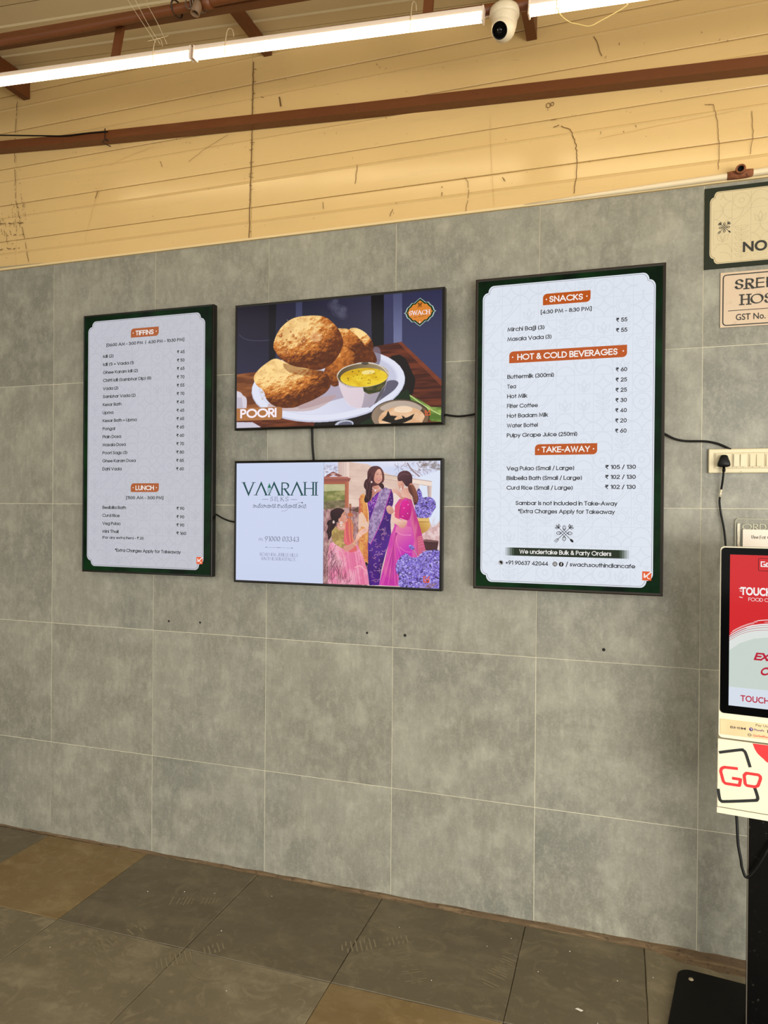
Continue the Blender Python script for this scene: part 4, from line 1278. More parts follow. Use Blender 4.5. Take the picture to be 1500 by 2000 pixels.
# steel bowl with yellow sagu
C.poly([(722, 640), (738, 700), (770, 790), (815, 838), (860, 850), (930, 846), (990, 812), (1030, 740), (1060, 640), (1000, 590), (800, 590)], (206, 190, 200), col2=(170, 158, 172), grad=(740, 700, 900, 850))
C.poly([(735, 690), (800, 720), (890, 722), (900, 760), (880, 848), (850, 850), (800, 830), (765, 780)], (232, 214, 222), smooth=True, alpha=.8)
C.poly([(890, 712), (990, 690), (1048, 650), (1036, 700), (1000, 748), (930, 764), (896, 745)], (44, 52, 20), col2=(90, 84, 44), tex=(18, 9, 4, .3, .7))
C.poly([(1040, 700), (1020, 760), (985, 812), (960, 830), (1000, 750)], (92, 88, 96))
C.ell(891, 641, 169, 78, (196, 180, 150), rot=-2)
C.ell(891, 641, 163, 74, (92, 74, 48), rot=-2, col2=(168, 148, 112), grad=(740, 640, 1040, 640))
C.ell(897, 655, 152, 60, (214, 168, 10), rot=-2, col2=(240, 208, 46), tex=(26, 12, 9, .35, .7))
C.ell(925, 622, 44, 14, (252, 240, 180), rot=-5, alpha=.75)
for k in range(20):
    C.ell(R_.uniform(770, 1000), R_.uniform(612, 700), R_.uniform(2, 5), R_.uniform(2, 3.4), (74, 54, 10))
C.line([(725, 640), (760, 598), (840, 570), (930, 562), (1010, 588), (1056, 636)], 5, (230, 222, 210))
C.ell(905, 566, 24, 9, (60, 52, 44), alpha=.8)
# small bowl with chutney, spoon, salt shaker
C.ell(1130, 905, 190, 108, (58, 44, 34))
C.ell(1130, 905, 184, 104, (150, 128, 108), col2=(78, 58, 44), grad=(960, 880, 1300, 860))
C.poly([(1000, 850), (1080, 812), (1190, 812), (1270, 850), (1230, 880), (1120, 845), (1040, 870)], (206, 188, 172), smooth=True, alpha=.8)
C.ell(1140, 925, 150, 82, (238, 198, 158), rot=-2, col2=(218, 168, 124), tex=(30, 16, 8, .35, .7))
C.ell(1150, 862, 60, 22, (250, 228, 200), alpha=.7)
for pts in ([(1010, 930), (1040, 900), (1052, 868), (1066, 900), (1110, 905), (1090, 925), (1140, 945), (1080, 952)], [(1060, 940), (1120, 925), (1180, 912), (1222, 890), (1205, 925), (1160, 945), (1100, 960)], [(1140, 900), (1160, 912), (1150, 930)]):
    C.poly(pts, (26, 20, 14))
C.poly([(1270, 850), (1300, 870), (1312, 910), (1300, 950), (1270, 950), (1290, 900)], (120, 92, 66), smooth=True)
C.ell(770, 952, 60, 26, (186, 190, 208), rot=-6); C.ell(775, 954, 46, 18, (96, 96, 116), rot=-6)
C.poly([(60, 742), (100, 740), (118, 760), (140, 780), (142, 830), (128, 860), (60, 860)], (216, 208, 220), smooth=True)
C.poly([(60, 770), (110, 775), (120, 850), (60, 850)], (180, 170, 186), alpha=.6)
C.poly([(60, 930), (180, 932), (230, 960), (230, 975), (60, 975)], (206, 200, 216))
C.line([(90, 370), (130, 400), (200, 412), (290, 408)], 4, (80, 78, 100), .8)
pic = C.build('screen', adv, yf, .0105, W_ - .0105, .0105, H_ - .0105, .97)
tan = screen_mat('caption_tan', (176, 116, 66), .97)
flatmesh('caption_bar', [rounded_rect(-.01, .2365, .0425, .0985, .014)[0:14] + [(.0105, .0985), (.0105, .0425)]], tan, pic, yf - .0006)
flatmesh('caption_lettering', text_polys('POORI', .0292, .2088, .0535, .0410, wgt=.2, gap=.2), screen_mat('caption_white', (246, 236, 244), 1.0), pic, yf - .0012)


def ogee(cx, cz, rx, rz, n=8):
    base = [(0, 1), (.16, .86), (.3, .72), (.36, .66), (.5, .68), (.62, .54), (.66, .46), (.8, .36), (.86, .2), (.9, .06), (1.0, 0)]
    q1 = [(x, z) for x, z in base]
    out = q1 + [(x, -z) for x, z in q1[::-1][1:]] + [(-x, -z) for x, z in q1[1:]] + [(-x, z) for x, z in q1[::-1][1:-1]]
    return [(cx + x * rx, cz + z * rz) for x, z in out]


lx, lz = .8580, .4645
lg = flatmesh('shop_emblem', [ogee(lx, lz, .0690, .0585)], screen_mat('emblem_edge', (176, 196, 190), 1.0), pic, yf - .0006)
flatmesh('emblem_green', [ogee(lx, lz, .0640, .0560)], screen_mat('emblem_green', (14, 52, 22), 1.0), lg, yf - .0010)
flatmesh('emblem_field', [ogee(lx, lz, .0555, .0480)], screen_mat('emblem_orange', (216, 130, 46), 1.0), lg, yf - .0014)
flatmesh('emblem_lettering', text_polys('SWACH', .8115, .9010, .4530, .0190, wgt=.17, gap=.13, serif=1), screen_mat('caption_white', (246, 236, 244), 1.0), lg, yf - .0018)
flatmesh('emblem_knot', emblem(lx, lz + .0290, .0095, .0014), screen_mat('emblem_brown', (70, 44, 12), 1.0), lg, yf - .0018)
flatmesh('emblem_tagline', ribbon(jag([(.834, .444), (.846, .4455)], .0010, 7), .0006) + ribbon(jag([(.851, .4455), (.861, .446)], .0010, 6), .0006) + ribbon(jag([(.866, .446), (.883, .4475)], .0011, 9), .0006) + [circ(lx, .4225, .0034, 10)],
         screen_mat('emblem_brown', (70, 44, 12), 1.0), lg, yf - .0018)
flatmesh('emblem_dot', [circ(lx, .4225, .0030, 10)], screen_mat('caption_white', (246, 236, 244), 1.0), lg, yf - .0021)
flatmesh('studio_logo', [q for q in [[(.8835, .0388), (.9065, .0388), (.9065, .0420), (.8835, .0420)], [(.8835, .0388), (.8867, .0388), (.8867, .0610), (.8835, .0610)], [(.9033, .0388), (.9065, .0388), (.9065, .055), (.9033, .055)]]] + ribbon([(.889, .058), (.893, .047), (.907, .063)], .0016),
         screen_mat('logo_orange', (232, 96, 44), 1.0), pic, yf - .0010)

# ---- silk shop picture ---------------------------------------------
adv2, yf = display('advert_display', 'lower middle landscape screen lettered VAARAHI SILKS showing three women in saris', 1.068, 2.026, 1.32, 1.863, bw=.0105, group='hanging menu and advert screens')
W_, H_ = .958, .543
pale = screen_mat('advert_pale_blue', (205, 214, 240), .97)
lf = flatmesh('screen', [[(.0105, .0105), (.4340, .0105), (.4340, H_ - .0105), (.0105, H_ - .0105)]], pale, adv2, yf)
teal = screen_mat('advert_teal', (20, 72, 74), 1.0); slate = screen_mat('advert_slate', (84, 98, 118), 1.0); dteal = screen_mat('advert_dark', (52, 70, 88), 1.0)
flatmesh('brand_lettering', text_polys('VΛΛRΛHI', .0440, .4062, .3889, .0590, wgt=.13, gap=.16, serif=1), teal, lf, yf - .0006)
# little temple tower inside the second pointed letter
tx = .1745
flatmesh('tower_mark', [[(tx - .009, .4225), (tx + .009, .4225), (tx, .4440)]], screen_mat('advert_green', (22, 112, 84), 1.0), lf, yf - .0008)
q = [[(tx - .010 + k * .0042, .401), (tx - .0075 + k * .0042, .401), (tx - .0075 + k * .0042, .4195), (tx - .010 + k * .0042, .4195)] for k in range(5)]
q += ribbon([(tx - .011, .4105), (tx + .011, .4105)], .0006) + ribbon([(tx - .010, .4205), (tx + .010, .4205)], .0008)
flatmesh('tower_base', q, screen_mat('advert_pale_teal', (140, 170, 182), 1.0), lf, yf - .0008)
flatmesh('silks_lettering', text_polys('SILKS', .1792, .2694, .3639, .0200, wgt=.10, gap=.36, serif=1) + ribbon([(.1391, .3718), (.1701, .3718)], .0007) + ribbon([(.2797, .3712), (.3084, .3712)], .0007), dteal, lf, yf - .0006)
font_text('script_lettering', 'సాంప్రదాయానికి సౌందర్యానికి వారధి', .0937, .3525, .3345, .0185, yf - .0006, dteal, lf)
flatmesh('script_flourish', ribbon(arc(.2390, .3350, .028, .0145, -100, -20, 8), .0005) + ribbon(arc(.3270, .3380, .028, .0205, 155, 80, 8), .0005) + [[(.331, .3625), (.331, .3535), (.338, .3580)]], dteal, lf, yf - .0006)
flatmesh('phone_lettering', text_polys('PH.', .1247, .1460, .1880, .0125, wgt=.10, serif=1) + text_polys('91000 03343', .1543, .3210, .1868, .0232, wgt=.11, gap=.17, serif=1), dteal, lf, yf - .0006)
q = ribbon([(.158, .1598), (.2110, .1598)], .0004) + ribbon([(.2350, .1598), (.2896, .1598)], .0004)
for c_ in (.1590, .1620, .2160, .2225, .2290, .2855, .2885):
    q.append([(c_ - .0026, .1598), (c_, .1578), (c_ + .0026, .1598), (c_, .1618)])
flatmesh('divider_mark', q, slate, lf, yf - .0006)
flatmesh('address_lettering', text_polys('ROAD #36, JUBILEE HILLS', .1306, .3157, .1218, .0146, wgt=.105, gap=.15, serif=1) + text_polys('RAOD #1, KUKATPALLY.', .1384, .3056, .1032, .0146, wgt=.105, gap=.15, serif=1), slate, lf, yf - .0006)

C = Canvas(330, 338, [(16, 40), (1476, 38), (1463, 1656), (4, 1580)])
RR = random.Random(11)
C.poly([(-50, -50), (1600, -50), (1600, 1800), (-50, 1800)], (232, 208, 200), col2=(214, 184, 176), tex=(60, 60, 3, .3, .7))
C.poly([(-50, -50), (1600, -50), (1600, 420), (760, 200), (-50, 260)], (206, 214, 240), col2=(226, 226, 244), tex=(80, 40, 5, .3, .7))
for k in range(90):
    x, y = RR.uniform(900, 1470), RR.uniform(40, 240)
    C.line([(x, y), (x + RR.uniform(-60, 60), y + RR.uniform(10, 60))], RR.uniform(3, 9), (140, 118, 128), .5)
C.line([(1060, 60), (1120, 150), (1220, 240)], 16, (132, 106, 108), .8); C.line([(1180, 60), (1230, 120), (1300, 60)], 10, (132, 106, 108), .7)
for k in range(60):
    C.ell(RR.uniform(1200, 1470), RR.uniform(40, 160), RR.uniform(8, 26), RR.uniform(6, 18), (120, 104, 92), alpha=.3)
for k in range(30):
    C.ell(RR.uniform(20, 180), RR.uniform(50, 200), RR.uniform(8, 26), RR.uniform(6, 18), (150, 140, 160), alpha=.3)
# pale stone building
C.poly([(330, 40), (560, 70), (800, 190), (1000, 260), (1000, 1000), (330, 1000)], (232, 206, 190), col2=(216, 186, 172), tex=(60, 30, 6, .35, .7))
for yy in (140, 220, 300, 400, 500, 620):
    C.line([(330, yy), (580, yy + 20)], 4, (198, 168, 154), .8)
C.poly([(190, 40), (330, 40), (330, 260), (190, 260)], (236, 212, 200), col2=(206, 178, 170), grad=(320, 100, 200, 100))
for xx in (210, 235, 262, 290): C.line([(xx, 45), (xx, 240)], 7, (206, 180, 172), .8)
C.poly([(1210, 240), (1470, 160), (1470, 800), (1380, 900), (1210, 420)], (222, 230, 246), smooth=False)
C.poly([(770, 200), (1370, 300), (1370, 360), (770, 250)], (222, 196, 178), col2=(240, 220, 206), grad=(900, 250, 905, 300))
C.line([(770, 205), (1370, 300)], 8, (182, 150, 140)); C.line([(770, 262), (1370, 362)], 6, (196, 166, 154))
C.poly([(1310, 360), (1370, 350), (1360, 560), (1325, 560)], (222, 200, 190), col2=(186, 160, 156), grad=(1360, 400, 1320, 400))
C.poly([(760, 420), (1100, 430), (1100, 660), (860, 660)], (240, 222, 212), alpha=.8)
# framed mirror
C.poly([(0, 250), (352, 245), (340, 275), (330, 290), (0, 300)], (150, 84, 74)); C.poly([(0, 222), (310, 228), (345, 252), (0, 250)], (176, 106, 92))
C.poly([(25, 225), (60, 195), (100, 175), (130, 158), (165, 178), (205, 195), (250, 215), (200, 225), (130, 205), (70, 225)], (138, 78, 70)); C.ell(130, 192, 30, 12, (210, 170, 164))
C.poly([(0, 285), (328, 285), (322, 700), (272, 690), (278, 320), (0, 320)], (196, 118, 86), col2=(168, 92, 70), grad=(330, 400, 270, 400))
C.poly([(0, 320), (278, 320), (274, 640), (0, 640)], (168, 160, 104), col2=(118, 122, 66), tex=(26, 14, 7, .35, .65))
C.poly([(0, 320), (278, 320), (278, 400), (0, 410)], (206, 202, 160), alpha=.7)
C.poly([(0, 540), (278, 520), (274, 700), (0, 700)], (94, 84, 60), col2=(150, 128, 108), tex=(14, 14, 8, .4, .7), alpha=.8)
# dried grass everywhere low left and centre
C.poly([(0, 640), (560, 600), (560, 1700), (0, 1700)], (148, 104, 108), col2=(196, 156, 150), tex=(9, 14, 9, .4, .65))
for k in range(240):
    x, y = RR.uniform(0, 470), RR.uniform(700, 1200)
    C.line([(x, y), (x + RR.uniform(-30, 30), y - RR.uniform(30, 90))], RR.uniform(2, 5), RR.choice([(214, 178, 168), (110, 70, 76), (182, 130, 128), (90, 56, 60)]), .7)
C.line([(345, 570), (345, 690)], 22, (146, 84, 60)); C.ell(345, 600, 20, 9, (190, 120, 92)); C.ell(350, 648, 20, 8, (100, 54, 44))
C.poly([(360, 655), (450, 605), (448, 682)], (96, 70, 56)); C.poly([(310, 690), (350, 680), (390, 720), (350, 738), (310, 725)], (196, 104, 58))
# right side: vase, flowers, carved table
C.poly([(1230, 900), (1470, 860), (1470, 1200), (1230, 1200)], (232, 206, 206), col2=(206, 168, 168), tex=(10, 12, 12, .4, .65))
for k in range(60):
    x, y = RR.uniform(1250, 1460), RR.uniform(800, 1060); C.line([(x, y), (x + RR.uniform(-20, 20), y - RR.uniform(20, 60))], 4, (206, 160, 156), .6)
C.poly([(1200, 756), (1332, 756), (1338, 810), (1352, 860), (1320, 920), (1250, 958), (1200, 940)], (190, 140, 66), col2=(226, 184, 104), grad=(1230, 900, 1330, 800))
C.poly([(1195, 756), (1334, 756), (1334, 804), (1195, 800)], (226, 186, 110)); C.line([(1200, 806), (1336, 810)], 6, (150, 104, 50))


def blooms(pts, n, seed, s=13):
    Rb = random.Random(seed)
    xs = [p[0] for p in pts]; ys = [p[1] for p in pts]
    sm = catmull(pts, True, 4)
    C.poly(sm, (82, 62, 138), col2=(60, 48, 84), tex=(8, 8, seed, .4, .6))
    def inside(x, y):
        c = False
        for i in range(len(sm)):
            a, b_ = sm[i], sm[i - 1]
            if (a[1] > y) != (b_[1] > y) and x < (b_[0] - a[0]) * (y - a[1]) / (b_[1] - a[1]) + a[0]: c = not c
        return c
    k = 0
    while k < n:
        x, y = Rb.uniform(min(xs), max(xs)), Rb.uniform(min(ys), max(ys)); k += 1
        if inside(x, y):
            c = Rb.choice([(148, 130, 222), (122, 100, 206), (178, 166, 236), (104, 84, 188), (140, 122, 214), (98, 78, 150)])
            r = Rb.uniform(.5, 1.1) * s
            C.ell(x, y, r, r * .85, c, n=8); C.ell(x - r * .2, y - r * .2, r * .4, r * .35, (206, 198, 246), n=6, alpha=.7)


blooms([(1190, 400), (1215, 390), (1240, 450), (1250, 520), (1190, 540), (1180, 460)], 90, 31, 9)
blooms([(1165, 600), (1200, 540), (1280, 500), (1350, 500), (1410, 550), (1415, 630), (1370, 700), (1350, 745), (1260, 760), (1190, 750), (1160, 680)], 420, 32, 12)
C.poly([(1250, 1050), (1300, 1030), (1452, 1052), (1450, 1085), (1436, 1172), (1290, 1172), (1268, 1110)], (70, 38, 42)); C.poly([(1245, 1040), (1300, 1030), (1455, 1050), (1450, 1068), (1255, 1058)], (120, 82, 80))
for k in range(5): C.line([(1300 + k * 28, 1085), (1300 + k * 28, 1160)], 5, (112, 66, 62), .8)
C.poly([(1340, 1180), (1372, 1180), (1360, 1220), (1345, 1220)], (40, 22, 24))


def skin(pts, c=(226, 168, 146), c2=(196, 128, 108), g=None, **k):
    C.poly(pts, c, smooth=True, col2=c2, grad=g or (pts[0][0], pts[0][1], pts[len(pts) // 2][0], pts[len(pts) // 2][1]), **k)


# --- standing woman in violet sari (middle)
C.poly([(550, 560), (640, 480), (720, 400), (860, 390), (880, 520), (870, 640), (850, 800), (860, 980), (790, 1200), (740, 1400), (708, 1606), (585, 1606), (560, 1400), (560, 1000), (570, 700)], (78, 30, 134), col2=(58, 18, 104), tex=(30, 60, 15, .35, .65))
C.poly([(800, 430), (860, 395), (884, 480), (876, 600), (800, 620), (790, 520)], (74, 22, 112), smooth=True)
for a in ((850, 490), (840, 560), (862, 530), (830, 480)): C.ell(a[0], a[1], 5, 5, (226, 200, 214), n=6)
C.poly([(560, 560), (640, 500), (720, 420), (780, 460), (620, 650), (570, 700)], (134, 56, 168), col2=(88, 34, 138), tex=(14, 8, 16, .4, .6))
for k in range(60):
    x, y = RR.uniform(585, 850), RR.uniform(720, 1590)
    if x > 600 + (1000 - y) * .3 and x < 860 - max(0, y - 1000) * .24:
        s = RR.uniform(12, 30); a = RR.uniform(0, 360)
        C.line([(x + s * math.cos(math.radians(a + t)), y + s * .8 * math.sin(math.radians(a + t))) for t in (0, 60, 120, 180)], 6, RR.choice([(206, 150, 176), (190, 132, 150), (222, 176, 190)]), .85)
for k in range(26):
    x, y = RR.uniform(580, 700), RR.uniform(480, 700)
    C.ell(x, y, 9, 5, (216, 176, 206), rot=-50, alpha=.75, n=8)
# gold border strip on her left, hanging pallu on the seated side
C.poly([(468, 470), (520, 440), (560, 560), (580, 700), (576, 860), (568, 1100), (570, 1330), (530, 1330), (520, 1300), (450, 1200), (448, 900), (455, 640)], (224, 158, 84), col2=(206, 116, 66), tex=(10, 26, 17, .35, .65))
C.poly([(455, 700), (500, 690), (560, 800), (575, 860), (540, 880), (500, 860), (450, 900)], (232, 194, 172), smooth=True)
C.line([(462, 500), (466, 700)], 14, (190, 84, 84), .8); C.line([(540, 480), (572, 700), (576, 860)], 9, (246, 214, 150)); C.line([(452, 960), (456, 1180), (530, 1330)], 10, (214, 120, 96))
for k in range(40): C.ell(RR.uniform(470, 555), RR.uniform(480, 1300), 7, 10, RR.choice([(246, 200, 120), (190, 90, 60), (236, 176, 96)]), alpha=.7, n=8)
C.ell(545, 1335, 18, 22, (34, 16, 24)); C.line([(545, 1350), (552, 1430)], 8, (40, 18, 30))
# silver-lilac woven band
C.poly([(722, 380), (790, 368), (856, 398), (830, 480), (780, 640), (760, 740), (690, 900), (640, 1000), (600, 1085), (572, 1060), (578, 820), (640, 650), (690, 500)], (176, 152, 190), col2=(132, 104, 152), tex=(5, 6, 18, .38, .62))
C.line([(856, 400), (830, 485), (780, 650), (755, 750), (680, 925), (600, 1090)], 8, (196, 72, 178)); C.line([(722, 385), (690, 500), (640, 650), (582, 812)], 6, (196, 132, 196))
# neck, face, hair
skin([(610, 350), (700, 300), (712, 380), (735, 400), (640, 470), (600, 545), (585, 470)], (214, 150, 130), (178, 112, 96), (700, 380, 600, 400))
C.poly([(560, 250), (562, 170), (600, 112), (660, 94), (716, 108), (750, 150), (762, 230), (770, 270), (745, 310), (720, 330), (640, 350), (560, 360)], (88, 48, 50), smooth=True)
skin([(640, 250), (655, 190), (690, 140), (722, 140), (744, 175), (748, 232), (742, 276), (716, 310), (690, 320), (655, 300)], (232, 176, 156), (206, 142, 122), (740, 200, 640, 260))
C.poly([(632, 165), (676, 112), (700, 104), (660, 180), (640, 260), (622, 300), (610, 280)], (96, 54, 54), smooth=True)
C.poly([(706, 110), (740, 130), (768, 190), (772, 270), (750, 310), (746, 230), (736, 170)], (104, 60, 58), smooth=True)
C.poly([(560, 250), (600, 180), (640, 260), (625, 330), (620, 430), (600, 520), (545, 560), (520, 520), (545, 420), (515, 350), (530, 280)], (70, 36, 42), smooth=True, col2=(44, 20, 28), tex=None, grad=(560, 260, 570, 540))
C.poly([(700, 330), (740, 310), (770, 350), (762, 384), (735, 380)], (62, 30, 36), smooth=True)
for p in ([(545, 300), (560, 360), (540, 420), (560, 500)], [(590, 240), (600, 330), (580, 420), (575, 520)], [(620, 180), (600, 240), (570, 300)]): C.line(p, 6, (120, 74, 70), .8)
C.line([(676, 206), (690, 200), (702, 207)], 4, (60, 28, 26)); C.line([(722, 205), (734, 202), (742, 208)], 4, (60, 28, 26)); C.line([(672, 192), (690, 184), (704, 192)], 3, (84, 46, 40)); C.line([(722, 192), (738, 188)], 3, (84, 46, 40))
C.line([(714, 200), (722, 236), (710, 242)], 3.5, (184, 116, 98)); C.poly([(676, 258), (700, 262), (732, 260), (716, 280), (694, 280)], (176, 52, 62), smooth=True); C.poly([(682, 262), (704, 266), (728, 263), (712, 273), (694, 273)], (250, 240, 236)); C.ell(716, 172, 3.5, 3.5, (150, 30, 50), n=6)
C.ell(613, 298, 11, 14, (224, 200, 196)); C.line([(620, 370), (660, 400), (712, 385)], 8, (226, 196, 186)); C.line([(615, 400), (655, 436), (715, 400)], 6, (206, 140, 130)); C.ell(660, 405, 12, 14, (240, 220, 214))
# --- woman in magenta at the right, seen from behind
C.poly([(905, 600), (960, 520), (1030, 500), (1110, 520), (1150, 640), (1200, 800), (1240, 960), (1290, 1160), (1250, 1240), (1190, 1240), (1180, 1300), (990, 1622), (708, 1606), (745, 1440), (800, 1200), (850, 980), (900, 860), (905, 740)], (204, 58, 168), col2=(222, 112, 160), tex=(26, 60, 19, .35, .68))
C.poly([(920, 860), (1110, 870), (1140, 1000), (1120, 1240), (960, 1260), (920, 1100), (905, 950)], (196, 44, 176), col2=(226, 124, 168), grad=(1100, 1150, 940, 900))
for k in range(12):
    x = 850 + k * 12; C.line([(905 + k * 4, 940), (880 + k * 2, 1120), (735 + k * 22, 1600)], 7, RR.choice([(168, 30, 140), (226, 92, 170), (150, 40, 120), (232, 130, 170)]), .8)
C.line([(925, 930), (1000, 970), (1110, 975)], 8, (240, 150, 196)); C.line([(960, 1120), (1040, 1180), (1120, 1190)], 8, (236, 140, 190), .7)
C.line([(922, 985), (935, 1090), (985, 1220)], 7, (236, 132, 176), .8)
C.poly([(1040, 490), (1110, 510), (1140, 620), (1180, 740), (1230, 900), (1290, 1160), (1245, 1240), (1190, 1240), (1150, 1000), (1110, 800), (1105, 640)], (214, 104, 150), col2=(190, 50, 130), tex=(12, 60, 20, .35, .65))
C.poly([(1190, 1000), (1245, 980), (1290, 1160), (1245, 1240), (1195, 1230)], (206, 96, 128), alpha=.9)
for yy in (1000, 1030, 1060, 1095, 1130): C.line([(1195, yy), (1262, yy - 18)], 4, (238, 160, 170), .8)
C.poly([(960, 540), (1030, 480), (1050, 500), (980, 560), (968, 640), (965, 760), (905, 740), (910, 620)], (216, 76, 120), smooth=True)
C.poly([(1010, 545), (1070, 545), (1105, 620), (1110, 700), (1070, 790), (970, 768), (972, 620)], (222, 26, 146), smooth=True, col2=(186, 14, 124), grad=(1000, 600, 1110, 700))
C.line([(968, 762), (1062, 796)], 9, (240, 200, 190)); C.line([(985, 600), (970, 660), (968, 750)], 10, (120, 20, 90), .6)
for a in ((1020, 632), (1066, 700), (1006, 736), (1072, 590)): C.ell(a[0], a[1], 6, 6, (250, 214, 230), n=6)
skin([(968, 775), (1058, 800), (1030, 870), (985, 880), (900, 820), (868, 760), (880, 690), (905, 680), (905, 740)], (236, 194, 176), (214, 150, 132), (950, 790, 980, 880))
C.line([(868, 700), (906, 690)], 12, (244, 220, 190)); C.line([(870, 735), (908, 728)], 8, (236, 206, 170))
skin([(800, 650), (806, 606), (850, 600), (885, 640), (888, 690), (850, 708), (818, 690)], (226, 174, 154), (196, 132, 116), (810, 620, 880, 700))
for k in range(3): C.line([(812 + k * 20, 612), (810 + k * 22, 650), (822 + k * 20, 678)], 3, (168, 106, 92), .8)
skin([(866, 405), (905, 384), (960, 420), (1010, 460), (1040, 440), (1060, 470), (1000, 520), (950, 480), (905, 440), (880, 440)], (230, 182, 164), (206, 146, 130), (880, 400, 1000, 500))
skin([(990, 400), (1060, 380), (1080, 420), (1120, 520), (1040, 500), (990, 480)], (216, 156, 136), (232, 184, 166), (1080, 400, 1000, 480))
skin([(945, 280), (1000, 260), (1020, 330), (1010, 390), (975, 395), (955, 360), (944, 330)], (226, 170, 150), (198, 132, 114), (950, 300, 1010, 380))
C.poly([(938, 230), (960, 185), (1010, 160), (1070, 165), (1115, 210), (1126, 280), (1112, 340), (1075, 360), (1040, 350), (1005, 300), (975, 290), (945, 285)], (88, 50, 58), smooth=True, col2=(62, 32, 40), grad=(1000, 180, 1080, 340))
C.line([(950, 240), (1000, 200), (1080, 210)], 6, (140, 98, 104), .7)
skin([(985, 290), (1000, 295), (1002, 335), (990, 345)], (222, 160, 140), (196, 130, 112)); C.line([(986, 350), (984, 398)], 6, (240, 226, 214)); C.ell(984, 388, 9, 12, (240, 230, 226))
C.poly([(1085, 330), (1125, 330), (1170, 400), (1200, 500), (1190, 560), (1150, 595), (1130, 500), (1085, 430), (1070, 370)], (122, 66, 52), smooth=True, col2=(74, 36, 34), grad=(1180, 400, 1090, 480))
for k in range(9): C.line([(1100 + k * 5, 340), (1120 + k * 7, 440), (1135 + k * 6, 560)], 3.5, RR.choice([(168, 106, 78), (70, 34, 32), (140, 84, 64)]), .8)
C.ell(1108, 330, 18, 10, (206, 132, 108))
# --- seated woman at the left in pale gold and pink
C.poly([(90, 1070), (150, 1040), (260, 1060), (430, 1080), (500, 1220), (560, 1420), (582, 1600), (60, 1580), (70, 1400), (60, 1200)], (228, 120, 160), col2=(240, 172, 192), tex=(26, 40, 23, .35, .65))
for k in range(16):
    x = 120 + k * 24; C.line([(x, 1180), (x + 30, 1380), (x + 60, 1590)], 8, RR.choice([(206, 84, 136), (248, 196, 206), (216, 110, 150), (236, 150, 170)]), .6)
C.line([(400, 1380), (470, 1360), (540, 1420)], 10, (248, 190, 196)); C.line([(250, 1180), (420, 1190), (520, 1300), (540, 1400)], 9, (240, 150, 170), .7)
C.poly([(270, 800), (340, 750), (385, 850), (380, 960), (400, 1080), (430, 1160), (330, 1180), (270, 1060), (258, 900)], (224, 98, 110), smooth=True, col2=(206, 120, 70), grad=(280, 900, 390, 860))
for k in range(6): C.line([(285 + k * 16, 800), (280 + k * 18, 930), (300 + k * 16, 1060)], 5, RR.choice([(236, 140, 120), (176, 66, 84), (240, 170, 110)]), .8)
C.poly([(110, 900), (180, 860), (260, 900), (266, 980), (262, 1060), (330, 1120), (260, 1140), (170, 1090), (120, 1030)], (196, 168, 100), smooth=True, col2=(158, 128, 74), tex=(10, 10, 24, .35, .65))
skin([(260, 1110), (330, 1090), (400, 1040), (430, 960), (480, 900), (540, 880), (572, 860), (560, 930), (510, 960), (460, 1010), (400, 1110), (340, 1160), (280, 1172)], (236, 186, 166), (212, 148, 128), (420, 1000, 440, 1060))
C.line([(378, 1068), (432, 1100)], 10, (222, 184, 130)); C.line([(450, 960), (486, 990)], 8, (240, 214, 190))
for k in range(3): C.line([(520 + k * 14, 890), (505 + k * 16, 930)], 3, (180, 116, 100), .8)
skin([(185, 820), (260, 800), (280, 870), (262, 900), (190, 880)], (206, 144, 122), (226, 168, 146), (190, 860, 270, 840)); C.line([(180, 868), (225, 898), (276, 872)], 12, (226, 150, 150)); C.line([(190, 850), (225, 880), (270, 860)], 5, (240, 220, 196))
skin([(200, 700), (250, 650), (276, 668), (292, 720), (312, 770), (290, 800), (250, 812), (206, 800), (190, 760)], (222, 160, 138), (196, 130, 110), (300, 740, 200, 780))
C.line([(262, 708), (280, 704)], 4, (50, 24, 24)); C.line([(258, 690), (284, 684)], 3, (70, 36, 32)); C.line([(286, 764), (308, 762)], 5, (176, 60, 66))
C.poly([(92, 690), (110, 650), (170, 622), (235, 630), (270, 660), (240, 700), (222, 740), (200, 760), (190, 800), (140, 800), (105, 760)], (58, 30, 36), smooth=True, col2=(36, 16, 22), grad=(200, 640, 140, 790))
C.poly([(70, 780), (130, 770), (170, 820), (140, 880), (110, 920), (105, 980), (70, 1025), (60, 960), (45, 920), (65, 860), (50, 820)], (46, 22, 28), smooth=True)
C.line([(100, 800), (80, 880), (84, 980)], 6, (96, 56, 52), .7); C.ell(135, 800, 14, 20, (236, 214, 206), alpha=.9); C.line([(110, 650), (170, 618), (240, 622), (272, 650)], 5, (200, 160, 130), .8)
C.ell(210, 775, 16, 22, (214, 150, 128)); C.ell(230, 810, 17, 17, (244, 236, 230)); C.ell(230, 810, 9, 9, (196, 150, 140)); C.ell(230, 845, 9, 10, (244, 232, 226))
